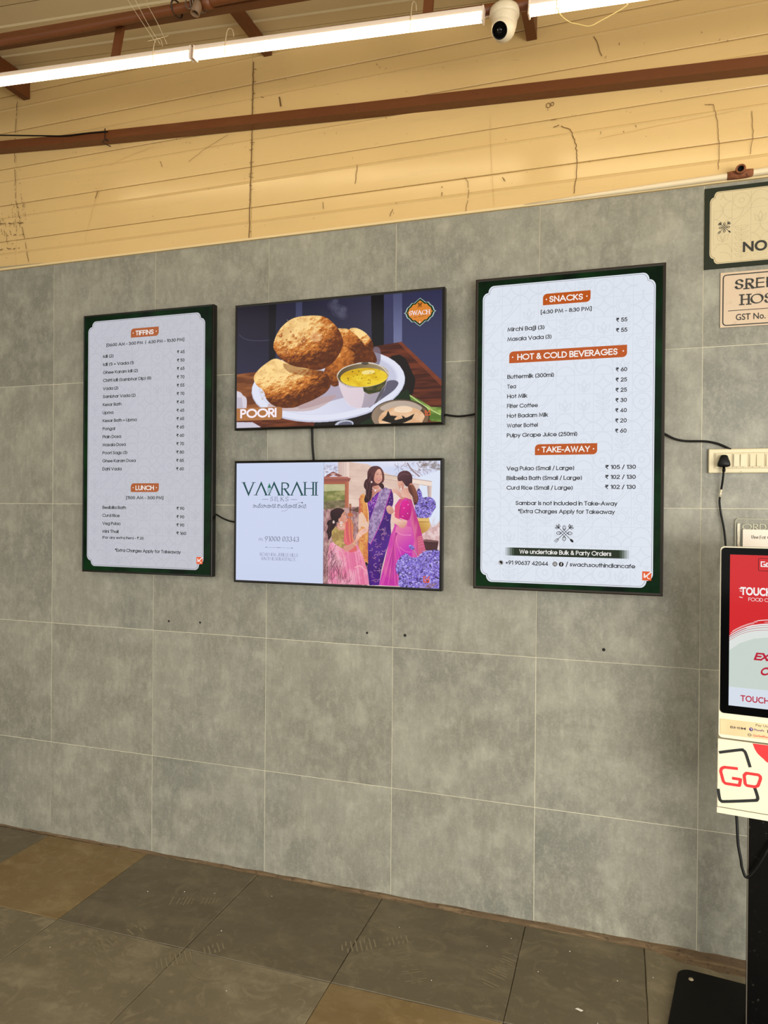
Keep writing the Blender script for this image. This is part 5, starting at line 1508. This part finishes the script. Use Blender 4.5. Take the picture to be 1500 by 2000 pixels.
# foreground grass and flowers
for k in range(300):
    x, y = RR.uniform(0, 330) ** 1.0, RR.uniform(1180, 1600)
    if x < 120 + (y - 1180) * .55:
        C.line([(x, y), (x + RR.uniform(-40, 60), y - RR.uniform(40, 120))], RR.uniform(2, 5), RR.choice([(120, 72, 84), (90, 50, 62), (160, 110, 120), (190, 140, 140), (70, 40, 52)]), .75)
C.line([(60, 1200), (150, 1120), (240, 1180), (270, 1290)], 12, (232, 180, 170), .7)
blooms([(930, 1330), (990, 1240), (1060, 1215), (1110, 1260), (1200, 1255), (1260, 1190), (1340, 1175), (1470, 1200), (1470, 1670), (1000, 1640), (960, 1500), (925, 1420)], 1500, 33, 15)
C.line([(1190, 1240), (1160, 1180), (1100, 1120)], 10, (170, 140, 150)); blooms([(1085, 1100), (1110, 1098), (1150, 1140), (1140, 1160), (1100, 1150)], 40, 34, 10)
for k in range(10): C.line([(RR.uniform(1200, 1400), 1640), (RR.uniform(1250, 1450), 1590)], 5, (150, 110, 90), .8)
pic = C.build('photo_panel', adv2, yf, .4350, W_ - .0105, .0105, H_ - .0105, .97)
flatmesh('studio_logo', [[(.8805, .0330), (.8850, .0330), (.8850, .0590), (.8805, .0590)], [(.8805, .0330), (.9064, .0330), (.9064, .0375), (.8805, .0375)], [(.9020, .0330), (.9064, .0330), (.9064, .050), (.9020, .050)], [(.8805, .0550), (.8920, .0550), (.8920, .0590), (.8805, .0590)]] + ribbon([(.889, .050), (.893, .042), (.9070, .0600)], .0018),
         screen_mat('logo_orange', (232, 96, 44), 1.0), pic, yf - .0010)


# ------------------------------------------------------------------ cables between the screens
def cable(label, pts, r=.0035, group=None, name='power_cable'):
    return MB().tube(catmull(pts, False, 7), r, 9).build(name, cable_mat, None, label=label, cat='cable', group=group)


cable('short black cable hanging between the two middle screens', [(1.43, -.03, 2.03), (1.429, -.022, 2.0), (1.4295, -.018, 1.93), (1.435, -.018, 1.87), (1.436, -.022, 1.84)], .0050)
cable('black cable bridging the POORI screen and the right-hand menu', [(2.00, -.03, 2.050), (2.03, -.026, 2.043), (2.08, -.02, 2.036), (2.13, -.02, 2.040), (2.17, -.026, 2.048)], .0042)
cable('thin black cable drooping between the left menu and the lower middle screen', [(.93, -.025, 1.630), (.955, -.02, 1.620), (.985, -.016, 1.604), (1.02, -.016, 1.592), (1.05, -.018, 1.589), (1.09, -.025, 1.590)], .0035)
cable('black cable sagging from the right-hand menu to the switchboard', [(2.848, -.018, 1.955), (2.869, -.020, 1.945), (2.905, -.016, 1.926), (2.945, -.012, 1.917), (3.013, -.012, 1.914), (3.055, -.012, 1.904), (3.091, -.012, 1.886), (3.12, -.008, 1.868)], .0042)

# ------------------------------------------------------------------ switchboard with plug
ivory = mat('ivory_plastic', (208, 195, 160), .35)
ivory2 = mat('ivory_plastic_inner', (196, 182, 148), .38)
sw = empty('switchboard', (3.0, 0, 1.66), label='long ivory switchboard with rocker switches and a black plug at its left end', cat='switchboard')
MB().box(.022, .50, -.016, .0, .1365, .2255, .004, 3).build('faceplate', ivory, sw)
MB().box(.0405, .485, -.0185, -.015, .1525, .2110, .0012, 1).build('module_tray', ivory2, sw)
MB().box(.0455, .0960, -.0215, -.017, .1565, .2070, .0015, 2).build('socket', ivory, sw)
for a in (.1015, .1545, .2075, .2605, .3135):
    MB().box(a, a + .050, -.0205, -.017, .1555, .2080, .0012, 2).build('switch_module', ivory, sw)
    for b_ in (a + .0045, a + .0265):
        x0, x1 = b_, b_ + .0175
        up = (b_ * 1000) % 2 > .5
        y0, y1 = (-.0245, -.0275) if a < .12 else (-.0265, -.0235)
        MB().add([(x0, -.0200, .1590), (x1, -.0200, .1590), (x1, y0, .1600), (x0, y0, .1600), (x1, y1, .2035), (x0, y1, .2035), (x0, -.0200, .2045), (x1, -.0200, .2045)],
                 [(0, 1, 2, 3), (3, 2, 4, 5), (5, 4, 7, 6), (0, 3, 5, 6), (1, 7, 4, 2)]).build('rocker_switch', ivory, sw)
        MB().box((x0 + x1) / 2 - .0015, (x0 + x1) / 2 + .0015, -.0212, -.0200, .1568, .1578).build('switch_mark', hole_mat, sw)
MB().box(.128, .134, -.0165, -.0155, .1405, .1420).build('maker_mark', mat('grey_print', (130, 120, 100), .7), sw)

blackp = mat('black_rubber', (8, 7, 6), .42, 0, .2)
pl = empty('power_plug', (3.0715, -.022, 1.82), label='black three-pin plug with a hanging cord in the switchboard', cat='plug')
out = catmull([(-.009, .040), (.009, .040), (.0155, .026), (.0210, .008), (.0175, -.001), (0, -.0025), (-.0175, -.001), (-.0210, .008), (-.0155, .026)], True, 5)
n = len(out)
vs = []
for yv, s in ((.001, .93), (-.004, 1.0), (-.020, 1.0), (-.026, .95), (-.029, .80)):
    vs += [(x * s, yv, .017 + (z - .017) * s) for x, z in out]
fs = [(i * n + j, i * n + (j + 1) % n, (i + 1) * n + (j + 1) % n, (i + 1) * n + j) for i in range(4) for j in range(n)] + [tuple(range(4 * n, 5 * n))]
MB().add(vs, fs, True).build('plug_body', blackp, pl)
MB().tube([(0, -.014, .002), (0, -.014, -.009), (0, -.014, -.010), (0, -.014, -.020)], [.0055, .0045, .0062, .0048], 12).tube([(0, -.014, -.0115), (0, -.014, -.0135)], .006, 12).tube([(0, -.014, -.016), (0, -.014, -.018)], .006, 12).build('strain_relief', blackp, pl)
cordp = catmull([(-.0005, -.014, -.016), (-.002, -.008, -.045), (-.006, .002, -.084), (-.0105, .004, -.115), (-.0105, .006, -.135), (-.006, .008, -.170), (.0045, .008, -.224), (.0105, .006, -.280), (.012, .0, -.34), (.02, -.04, -.42), (.045, -.14, -.50), (.075, -.25, -.52), (.085, -.318, -.50)], False, 7)
MB().tube(cordp, .0037, 10).build('cord', blackp, pl)
MB().tube([p for p in cordp if -.112 < p[2] < -.082], .0042, 10).build('cord_tag', noise_mat('scuffed_white_tag', [(60, 4, .45, .6, (90, 80, 60), .8)], rough=.6, base=(206, 196, 168)), pl)

# ------------------------------------------------------------------ signs on the wall at the right
green_s = mat('dark_green_sign', (30, 36, 24), .5, 0, .2)
cream_s = noise_mat('cream_sign', [(4, 4, .45, .7, (190, 174, 134), .5)], rough=.45, base=(198, 183, 146), per_object=False)
ink = mat('black_ink', (30, 27, 22), .6)
ns = empty('notice_board', (3.0, -.001, 2.33), label='cream notice board with dark green border, lettered NO, cut by the right edge', cat='sign')
MB().box(.0008, .62, -.0045, .0, .2225, .5225, .0008, 1).build('board', green_s, ns)
pan = notched(.0190, .604, .2395, .5060, .0140, .0200)
flatmesh('sign_panel', [pan], cream_s, ns, -.0050)
orn = [p for p in ornament(.032, .592, .250, .496, .062, .0022, 9) if all(not ((a < .052 or a > .572) and (b_ < .285 or b_ > .462)) for a, b_ in p)]
flatmesh('background_pattern', orn, mat('faint_sign_pattern', (184, 169, 132), .5), ns, -.0053)
inner = notched(.0225, .6005, .2430, .5025, .0140, .0200)
flatmesh('border_line', ribbon(inner + [inner[0]], .0006), mat('sign_line', (120, 100, 70), .6), ns, -.0055)
flatmesh('emblem', emblem(.0683, .3715, .0215, .0017), ink, ns, -.0056)
font_text('lettering', 'NO', .1305, .2105, .2755, .0365, -.0056, ink, ns, offset=.03)

beige_s = noise_mat('weathered_beige_plate', [(5, 5, .45, .7, (196, 170, 142), .6), (30, 4, .6, .75, (160, 132, 104), .4)], rough=.5, base=(198, 176, 150), per_object=False)
sp = empty('name_plate', (3.0, -.001, 2.33), label='weathered beige name plate lettered SREE HOS and GST No. below the notice board', cat='sign')
MB().box(.0570, .50, -.004, .0, .0030, .2055, .0008, 1).build('plate', beige_s, sp)
rr = rounded_rect(.0665, .4905, .0105, .1955, .012)
flatmesh('border_line', ribbon(rr + [rr[0]], .0019), ink, sp, -.0045)
flatmesh('lettering', text_polys('SREE', .1045, .2400, .1380, .0405, wgt=.2, gap=.24, serif=2) + text_polys('HOS', .1255, .232, .0808, .0400, wgt=.2, gap=.17, serif=2) + ribbon([(.0835, .0633), (.473, .0633)], .0012), ink, sp, -.0046)
font_text('lettering', 'GST No.', .1100, .2079, .0272, .0225, -.0046, ink, sp, offset=.012)

# clear acrylic order sign with a taped paper
def glass(name, tint, rough):
    m = bpy.data.materials.new(name); m.use_nodes = True
    b = m.node_tree.nodes['Principled BSDF']
    b.inputs['Base Color'].default_value = lin4(tint); b.inputs['Roughness'].default_value = rough
    b.inputs['Transmission Weight'].default_value = .75; b.inputs['IOR'].default_value = 1.2; b.inputs['Alpha'].default_value = .30
    return m


ac = empty('order_sign', (3.0, -.004, 1.5), label='frosted clear acrylic sign engraved ORDER above the kiosk', cat='sign')
rr = rounded_rect(.1155, .40, -.02, .1284, .010)
MB().prism(rr, -.006, -.001).build('acrylic_plate', glass('clear_acrylic', (226, 224, 212), .1), ac)
MB().tube([(x, -.0035, z) for x, z in rr + rr[:1]], .0016, 6, False).build('polished_edge', mat('bright_acrylic_edge', (186, 184, 162), .3), ac)
MB().box(.1215, .1305, -.0085, -.0065, -.02, .1120, .0005, 1).build('mounting_tape', noise_mat('peeling_white_tape', [((30, 30, 8), 5, .45, .58, (104, 88, 62), .9)], rough=.7, base=(226, 216, 196), per_object=False), ac)
flatmesh('engraved_lettering', text_polys('ORDER', .1384, .262, .0885, .0232, wgt=.12, gap=.2, serif=1), mat('frosted_white', (196, 193, 166), .7), ac, -.0066)
pp = empty('paper_notice', (3.0, -.012, 1.5), label='white paper notice reading Use For, taped on the acrylic order sign', cat='paper')
MB().box(.1395, .335, -.0008, 0, -.015, .0905).build('sheet', mat('white_paper', (232, 220, 206), .8), pp)
flatmesh('lettering', text_polys('Use For C', .1682, .2300, .0568, .0122, wgt=.21, gap=.26, serif=1), ink, pp, -.0012)

# ------------------------------------------------------------------ white conduit and rusty pipe end at the top right
MB().tube([(2.33, -.006, 2.8740), (2.6, -.011, 2.8780), (2.85, -.014, 2.8810), (3.2, -.016, 2.8860), (5.3, -.016, 2.915)], [.004, .008, .011, .013, .013], 14).build(
    'conduit_pipe', mat('white_pvc', (220, 202, 168), .4), None, label='white plastic conduit running along the top of the tiles at the right', cat='pipe')
rust = noise_mat('rusty_pipe', [(40, 5, .4, .65, (150, 92, 50), .8), (90, 4, .55, .7, (60, 30, 16), .7)], rough=.8, bump=.5, bump_scale=90, base=(112, 60, 34))
rp = empty('pipe_stub', (3.118, -.034, 2.894), label='rusty brown open pipe end clamped over the white conduit above the notice board', cat='pipe')
mt = Vector((-.22, -1.0, -.12)).normalized().to_track_quat('Z', 'Y').to_matrix().to_4x4() @ Matrix.Diagonal((.78, .74, .8, 1))
MB().lathe([(.018, -.012), (.0215, .004), (.0225, .018), (.020, .024), (.0150, .0235), (.0135, .018), (.013, -.006), (.0001, -.008)], 22, mt).build('open_pipe', rust, rp)
MB().lathe([(.0132, .019), (.012, .0), (.0001, -.002)], 18, mt).build('dark_bore', hole_mat, rp)
MB().tube([(-.044, .018, -.0095), (-.024, .018, -.0090), (0, .018, -.0085), (.024, .018, -.008), (.042, .018, -.0075)], [.0135, .0150, .0160, .0150, .0135], 16).build('clamp', rust, rp)

# ------------------------------------------------------------------ self-service kiosk
KA = math.radians(-7)
kio = empty('order_kiosk', (3.016, -.4, 0), KA, label='free-standing white and red touch order kiosk on a black post at the right edge', cat='kiosk')
kw = .362
kwhite = noise_mat('warm_white_metal', [(6, 3, .5, .75, (212, 200, 168), .4)], rough=.35, base=(224, 215, 190), per_object=False)
kblack = mat('kiosk_black_glass', (5, 5, 6), .10, 0, .07)
bm = bmesh.new()
# display head: rounded plate
rr = rounded_rect(.0025, kw, .9345, 1.5435, .012)
MB().prism(rr, .0, .045).build('display_head', kwhite, kio)
rr2 = rounded_rect(.0055, kw - .003, 1.0140, 1.5405, .012)
MB().prism(rr2, -.003, .001).build('bezel', kblack, kio)
sx0, sx1, sz0, sz1 = .0305, .3345, 1.0407, 1.5190
ks = .98
ksc = flatmesh('touch_screen', [[(sx0, sz0), (sx1, sz0), (sx1, sz1), (sx0, sz1)]], screen_mat('kiosk_white', (224, 228, 224), ks), kio, -.0036)
arcp = [(sx0, 1.262), (.050, 1.277), (.072, 1.290), (.100, 1.301), (.139, 1.308), (.18, 1.309), (.24, 1.300), (.30, 1.28), (sx1, 1.262)]
arcp = catmull(arcp, False, 4)
flatmesh('red_field', [[(sx1, sz1), (sx0, sz1)] + arcp], screen_mat('kiosk_red', (214, 44, 48), ks), ksc, -.0040)
flatmesh('grey_field', [[(sx0, 1.1000), (sx1, 1.1000), (sx1, 1.235), (.24, 1.262), (.16, 1.268), (.10, 1.258), (.06, 1.240), (sx0, 1.215)]], screen_mat('kiosk_pale', (202, 214, 206), ks), ksc, -.0040)
q = []
for k, (dz, w_) in enumerate(((-.004, .0022), (-.010, .0012), (-.016, .0010))):
    q += ribbon([(x, z + dz - .010 * k * max(0, (x - .06)) * 3) for x, z in arcp], w_ / 2)
flatmesh('brush_arc', q, screen_mat('kiosk_crimson', (176, 34, 66), ks), ksc, -.0042)
kwt = screen_mat('kiosk_bright', (246, 244, 242), ks)
q = []
for k in range(14):
    z = rnd.uniform(-.004, .012); a = rnd.randrange(18)
    q += ribbon([(p[0], p[1] + z) for p in arcp[a:a + 12]], .0005)
flatmesh('brush_edge', q, kwt, ksc, -.0044)
bx = rounded_rect(.1104, .20, 1.4710, 1.5100, .004)
flatmesh('logo_box', ribbon(bx + [bx[0]], .0008), screen_mat('kiosk_dark_red', (60, 14, 20), ks), ksc, -.0044)
krd = screen_mat('kiosk_crimson_text', (190, 36, 60), ks)
flatmesh('logo_lettering', ribbon([(.1285, 1.4990), (.1180, 1.4990), (.1180, 1.4850), (.1290, 1.4850), (.1290, 1.4915), (.1235, 1.4915)], .0015) + ribbon([(.1380, 1.4955), (.1430, 1.4955), (.1430, 1.4850), (.1330, 1.4850), (.1330, 1.4955), (.1380, 1.4955)], .0015), kwt, ksc, -.0044)
font_text('touch_lettering', 'TOUCH', .0608, .1480, 1.3940, .0242, -.0046, kwt, ksc, offset=.035)
flatmesh('speed_lines', ribbon([(.0565, 1.4130), (.0640, 1.4110)], .0010) + ribbon([(.0585, 1.4060), (.0650, 1.4040)], .0008) + ribbon([(.0575, 1.3860), (.0670, 1.3845)], .0010) + ribbon([(.062, 1.4165), (.070, 1.4165)], .0010), kwt, ksc, -.0046)
flatmesh('food_lettering', text_polys('FOOD O', .0835, .1400, 1.3748, .0112, wgt=.10, gap=.16), kwt, ksc, -.0046)
flatmesh('express_lettering', text_polys('EXP', .0994, .1560, 1.1910, .0240, wgt=.22, gap=.14, slant=.32) + text_polys('OR', .1160, .1560, 1.1455, .0262, wgt=.22, gap=.14, slant=.32), krd, ksc, -.0046)
flatmesh('start_band', [[(sx0, sz0), (sx1, sz0), (sx1, 1.0994), (sx0, 1.0994)]], screen_mat('kiosk_band', (216, 224, 236), ks), ksc, -.0040)
font_text('start_lettering', 'TOUCH', .0640, .1440, 1.0585, .0188, -.0046, krd, ksc, offset=.02)
# payment sticker strip
st = MB().box(.0062, .33, -.0012, .001, .9455, .9945, .0008, 1).build('payment_sticker', noise_mat('tan_sticker', [(9, 4, .45, .7, (206, 178, 134), .6)], rough=.4, base=(220, 196, 152), per_object=False), kio)
dk = mat('sticker_print', (70, 58, 52), .6); pv = mat('sticker_violet', (74, 44, 110), .6); rd = mat('sticker_red', (200, 70, 60), .6)
font_text('lettering', 'Pay Using', .1078, .1560, .9842, .0070, -.0016, dk, st)
font_text('lettering', 'BHIM', .0364, .0800, .9680, .0072, -.0016, dk, st, offset=.01)
flatmesh('sticker_icon', [circ(.0950, .9722, .0058, 16)], pv, st, -.0016)
flatmesh('icon_glyph', ribbon([(.0925, .9742), (.0978, .9742)], .0006) + ribbon([(.0965, .9742), (.0965, .9695)], .0006), mat('white_print', (236, 226, 214), .6), st, -.0019)
font_text('lettering', 'PhonePe', .1036, .1313, .9695, .0062, -.0016, pv, st, offset=.015)
flatmesh('sticker_icon', ribbon(arc(.0909, .9542, .0045, .0040, 0, 360, 12), .0007) + ribbon([(.0870, .9542), (.0948, .9542)], .0004), dk, st, -.0016)
font_text('lettering', 'GoSelfServe', .1004, .1560, .9512, .0062, -.0016, rd, st, offset=.015)
MB().box(.140, .1425, -.0016, .001, .9670, .9770).build('sticker_card', dk, st)
# printer cabinet below
cab = MB().box(.0, kw, -.002, .075, .7126, .9300, .0025, 2).build('printer_cabinet', kwhite, kio)
MB().add([(0, -.002, .7115), (kw, -.002, .7115), (kw, .075, .6995), (0, .075, .6995), (0, -.0025, .6935), (kw, -.0025, .6935), (kw, .075, .6900), (0, .075, .6900)],
         [(0, 1, 2, 3), (7, 6, 5, 4), (4, 5, 1, 0), (0, 3, 7, 4), (1, 5, 6, 2), (2, 6, 7, 3)]).build('bottom_lip', kwhite, kio)
kb = mat('cabinet_black_print', (22, 24, 24), .4); kr = mat('cabinet_red_print', (206, 42, 46), .4)
rim = [(.0045, .8862), (.0640, .9032), (.0730, .9030), (.0805, .8950), (.0935, .8530)]
flatmesh('logo_frame', ribbon(catmull(rim, False, 4), .0044), kb, cab, -.0028)
flatmesh('logo_frame', ribbon(catmull([(.1060, .7930), (.1150, .7640), (.1130, .7540), (.1020, .7500), (.0250, .7330), (.0120, .7330), (.0070, .7430), (.0030, .7700)], False, 4), .0046), kb, cab, -.0028)
def soft(P, r=.003):
    out = [P[0]]
    for a, b_, c in zip(P, P[1:], P[2:]):
        for o in (a, c):
            d_ = math.dist(b_, o); t = min(.45, r / d_)
            out.append((b_[0] + (o[0] - b_[0]) * t, b_[1] + (o[1] - b_[1]) * t))
        out.insert(len(out) - 1, (b_[0] * .7 + (out[-1][0] + out[-2][0]) * .15, b_[1] * .7 + (out[-1][1] + out[-2][1]) * .15))
    return out + [P[-1]]


gq = ribbon(soft([(.0590, .8430), (.0200, .8415), (.0120, .8360), (.0100, .8270), (.0180, .7960), (.0240, .7905), (.0640, .7905), (.0670, .8105), (.0430, .8105)]), .0044)
gq += ribbon(soft([(.1000, .8330), (.1170, .8330), (.1225, .8280), (.1225, .8210), (.1160, .7990), (.1080, .7940), (.0850, .7940), (.0800, .7990), (.0770, .8250), (.0830, .8330), (.1000, .8330)]), .0044)
flatmesh('logo_lettering', gq, kr, cab, -.0030)
flatmesh('red_swoosh', [catmull([(.0997, .9290), (.1060, .9120), (.1150, .8980), (.1300, .8850), (.1450, .8740), (.20, .86), (.26, .88), (.30, .9290)], False, 5)], kr, cab, -.0026)
MB().tube([(-.0015, .03, .898), (.003, .03, .898)], .006, 12).build('key_lock', mat('dark_lock', (20, 18, 16), .4), cab)
# post and base
MB().box(.0905, .2715, .022, .100, .012, .695, .002, 2).build('post', noise_mat('black_powder_coat', [(60, 3, .66, .72, (90, 84, 74), .25)], rough=.35, rough_var=.05, base=(7, 6, 5), spec=.12, per_object=False), kio)
MB().box(.0895, .0925, .0205, .0225, .012, .695).build('post_edge', mat('worn_steel_edge', (120, 112, 98), .35, .6), kio)
rr = [(x + (.030 * (y_ - .265) / .6 if x < .1 else -.030 * (y_ - .265) / .6), y_) for x, y_ in rounded_rect(-.120, .482, -.335, .265, .040, 8)]
mb = MB()
n = len(rr)
mb.add([(x, z, 0) for x, z in rr] + [(x, z, .009) for x, z in rr] + [(.181 + (x - .181) * .992, -.0525 + (z + .0525) * .992, .012) for x, z in rr],
       [(i, (i + 1) % n, n + (i + 1) % n, n + i) for i in range(n)] + [(n + i, n + (i + 1) % n, 2 * n + (i + 1) % n, 2 * n + i) for i in range(n)] + [tuple(range(2 * n, 3 * n)), tuple(range(n))[::-1]])
mb.build('base_plate', mat('black_base_plate', (9, 8, 6), .45, 0, .12), kio)
# cord looping under the cabinet
kc = MB().tube(catmull([(.0520, .045, .72), (.0558, .035, .6977), (.0592, .02, .6497), (.0620, .012, .60), (.0702, .006, .5547), (.0740, .004, .53), (.0866, .002, .5033), (.1107, .002, .5312), (.1454, .004, .6029), (.170, .02, .66), (.178, .05, .70)], False, 7), .0044, 10).build('kiosk_cord', cable_mat, kio)

# ------------------------------------------------------------------ small litter on the floor
def scrap(x, y, w, d, a, h, label, name='paper_scrap', m=None):
    ca, sa = math.cos(a), math.sin(a)
    P = [(-w, -d, 0), (w * .8, -d * .7, .001), (w, d, h), (-w * .7, d * .8, .0005)]
    vs = [(x + p[0] * ca - p[1] * sa, y + p[0] * sa + p[1] * ca, .0010 + p[2]) for p in P]
    vs += [(a_, b_, c_ + .0008) for a_, b_, c_ in vs]
    return MB().add(vs, [(3, 2, 1, 0), (4, 5, 6, 7), (0, 1, 5, 4), (1, 2, 6, 5), (2, 3, 7, 6), (3, 0, 4, 7)]).build(name, m or mat('white_scrap', (236, 232, 220), .8), None, label=label, cat='litter')


scrap(2.60, -.455, .012, .005, -.5, .002, 'small white paper scrap on the slab left of the kiosk base')
MB().lathe([(.0001, .004), (.007, .003), (.009, .0), ], 10, Matrix.Translation((2.965, -.185, .0125))).build('paper_bit', mat('grey_scrap', (150, 136, 112), .8), None, label='crumpled grey bit lying on the black kiosk base plate', cat='litter')
mb = MB()
spots = [(.80, -.30), (1.32, -.16), (1.08, -.22), (.95, -.25), (2.25, -.21), (2.45, -.30), (2.72, -.26), (2.33, -.13), (2.55, -.14), (2.1, -.47), (2.66, -.5), (1.25, -.45), (1.9, -.2), (.3, -.7), (.7, -.75), (1.45, -.75), (2.84, -.2), (3.0, -.24), (2.5, -.56)]
for x, y in spots:
    r = rnd.uniform(.0008, .0022)
    mb.box(x - r, x + r, y - r * .7, y + r * .7, .0012, .0022)
mb.build('crumb', mat('white_scrap', (236, 232, 220), .8), None, label='tiny white crumbs scattered over the stone slabs', cat='litter', kind='stuff')
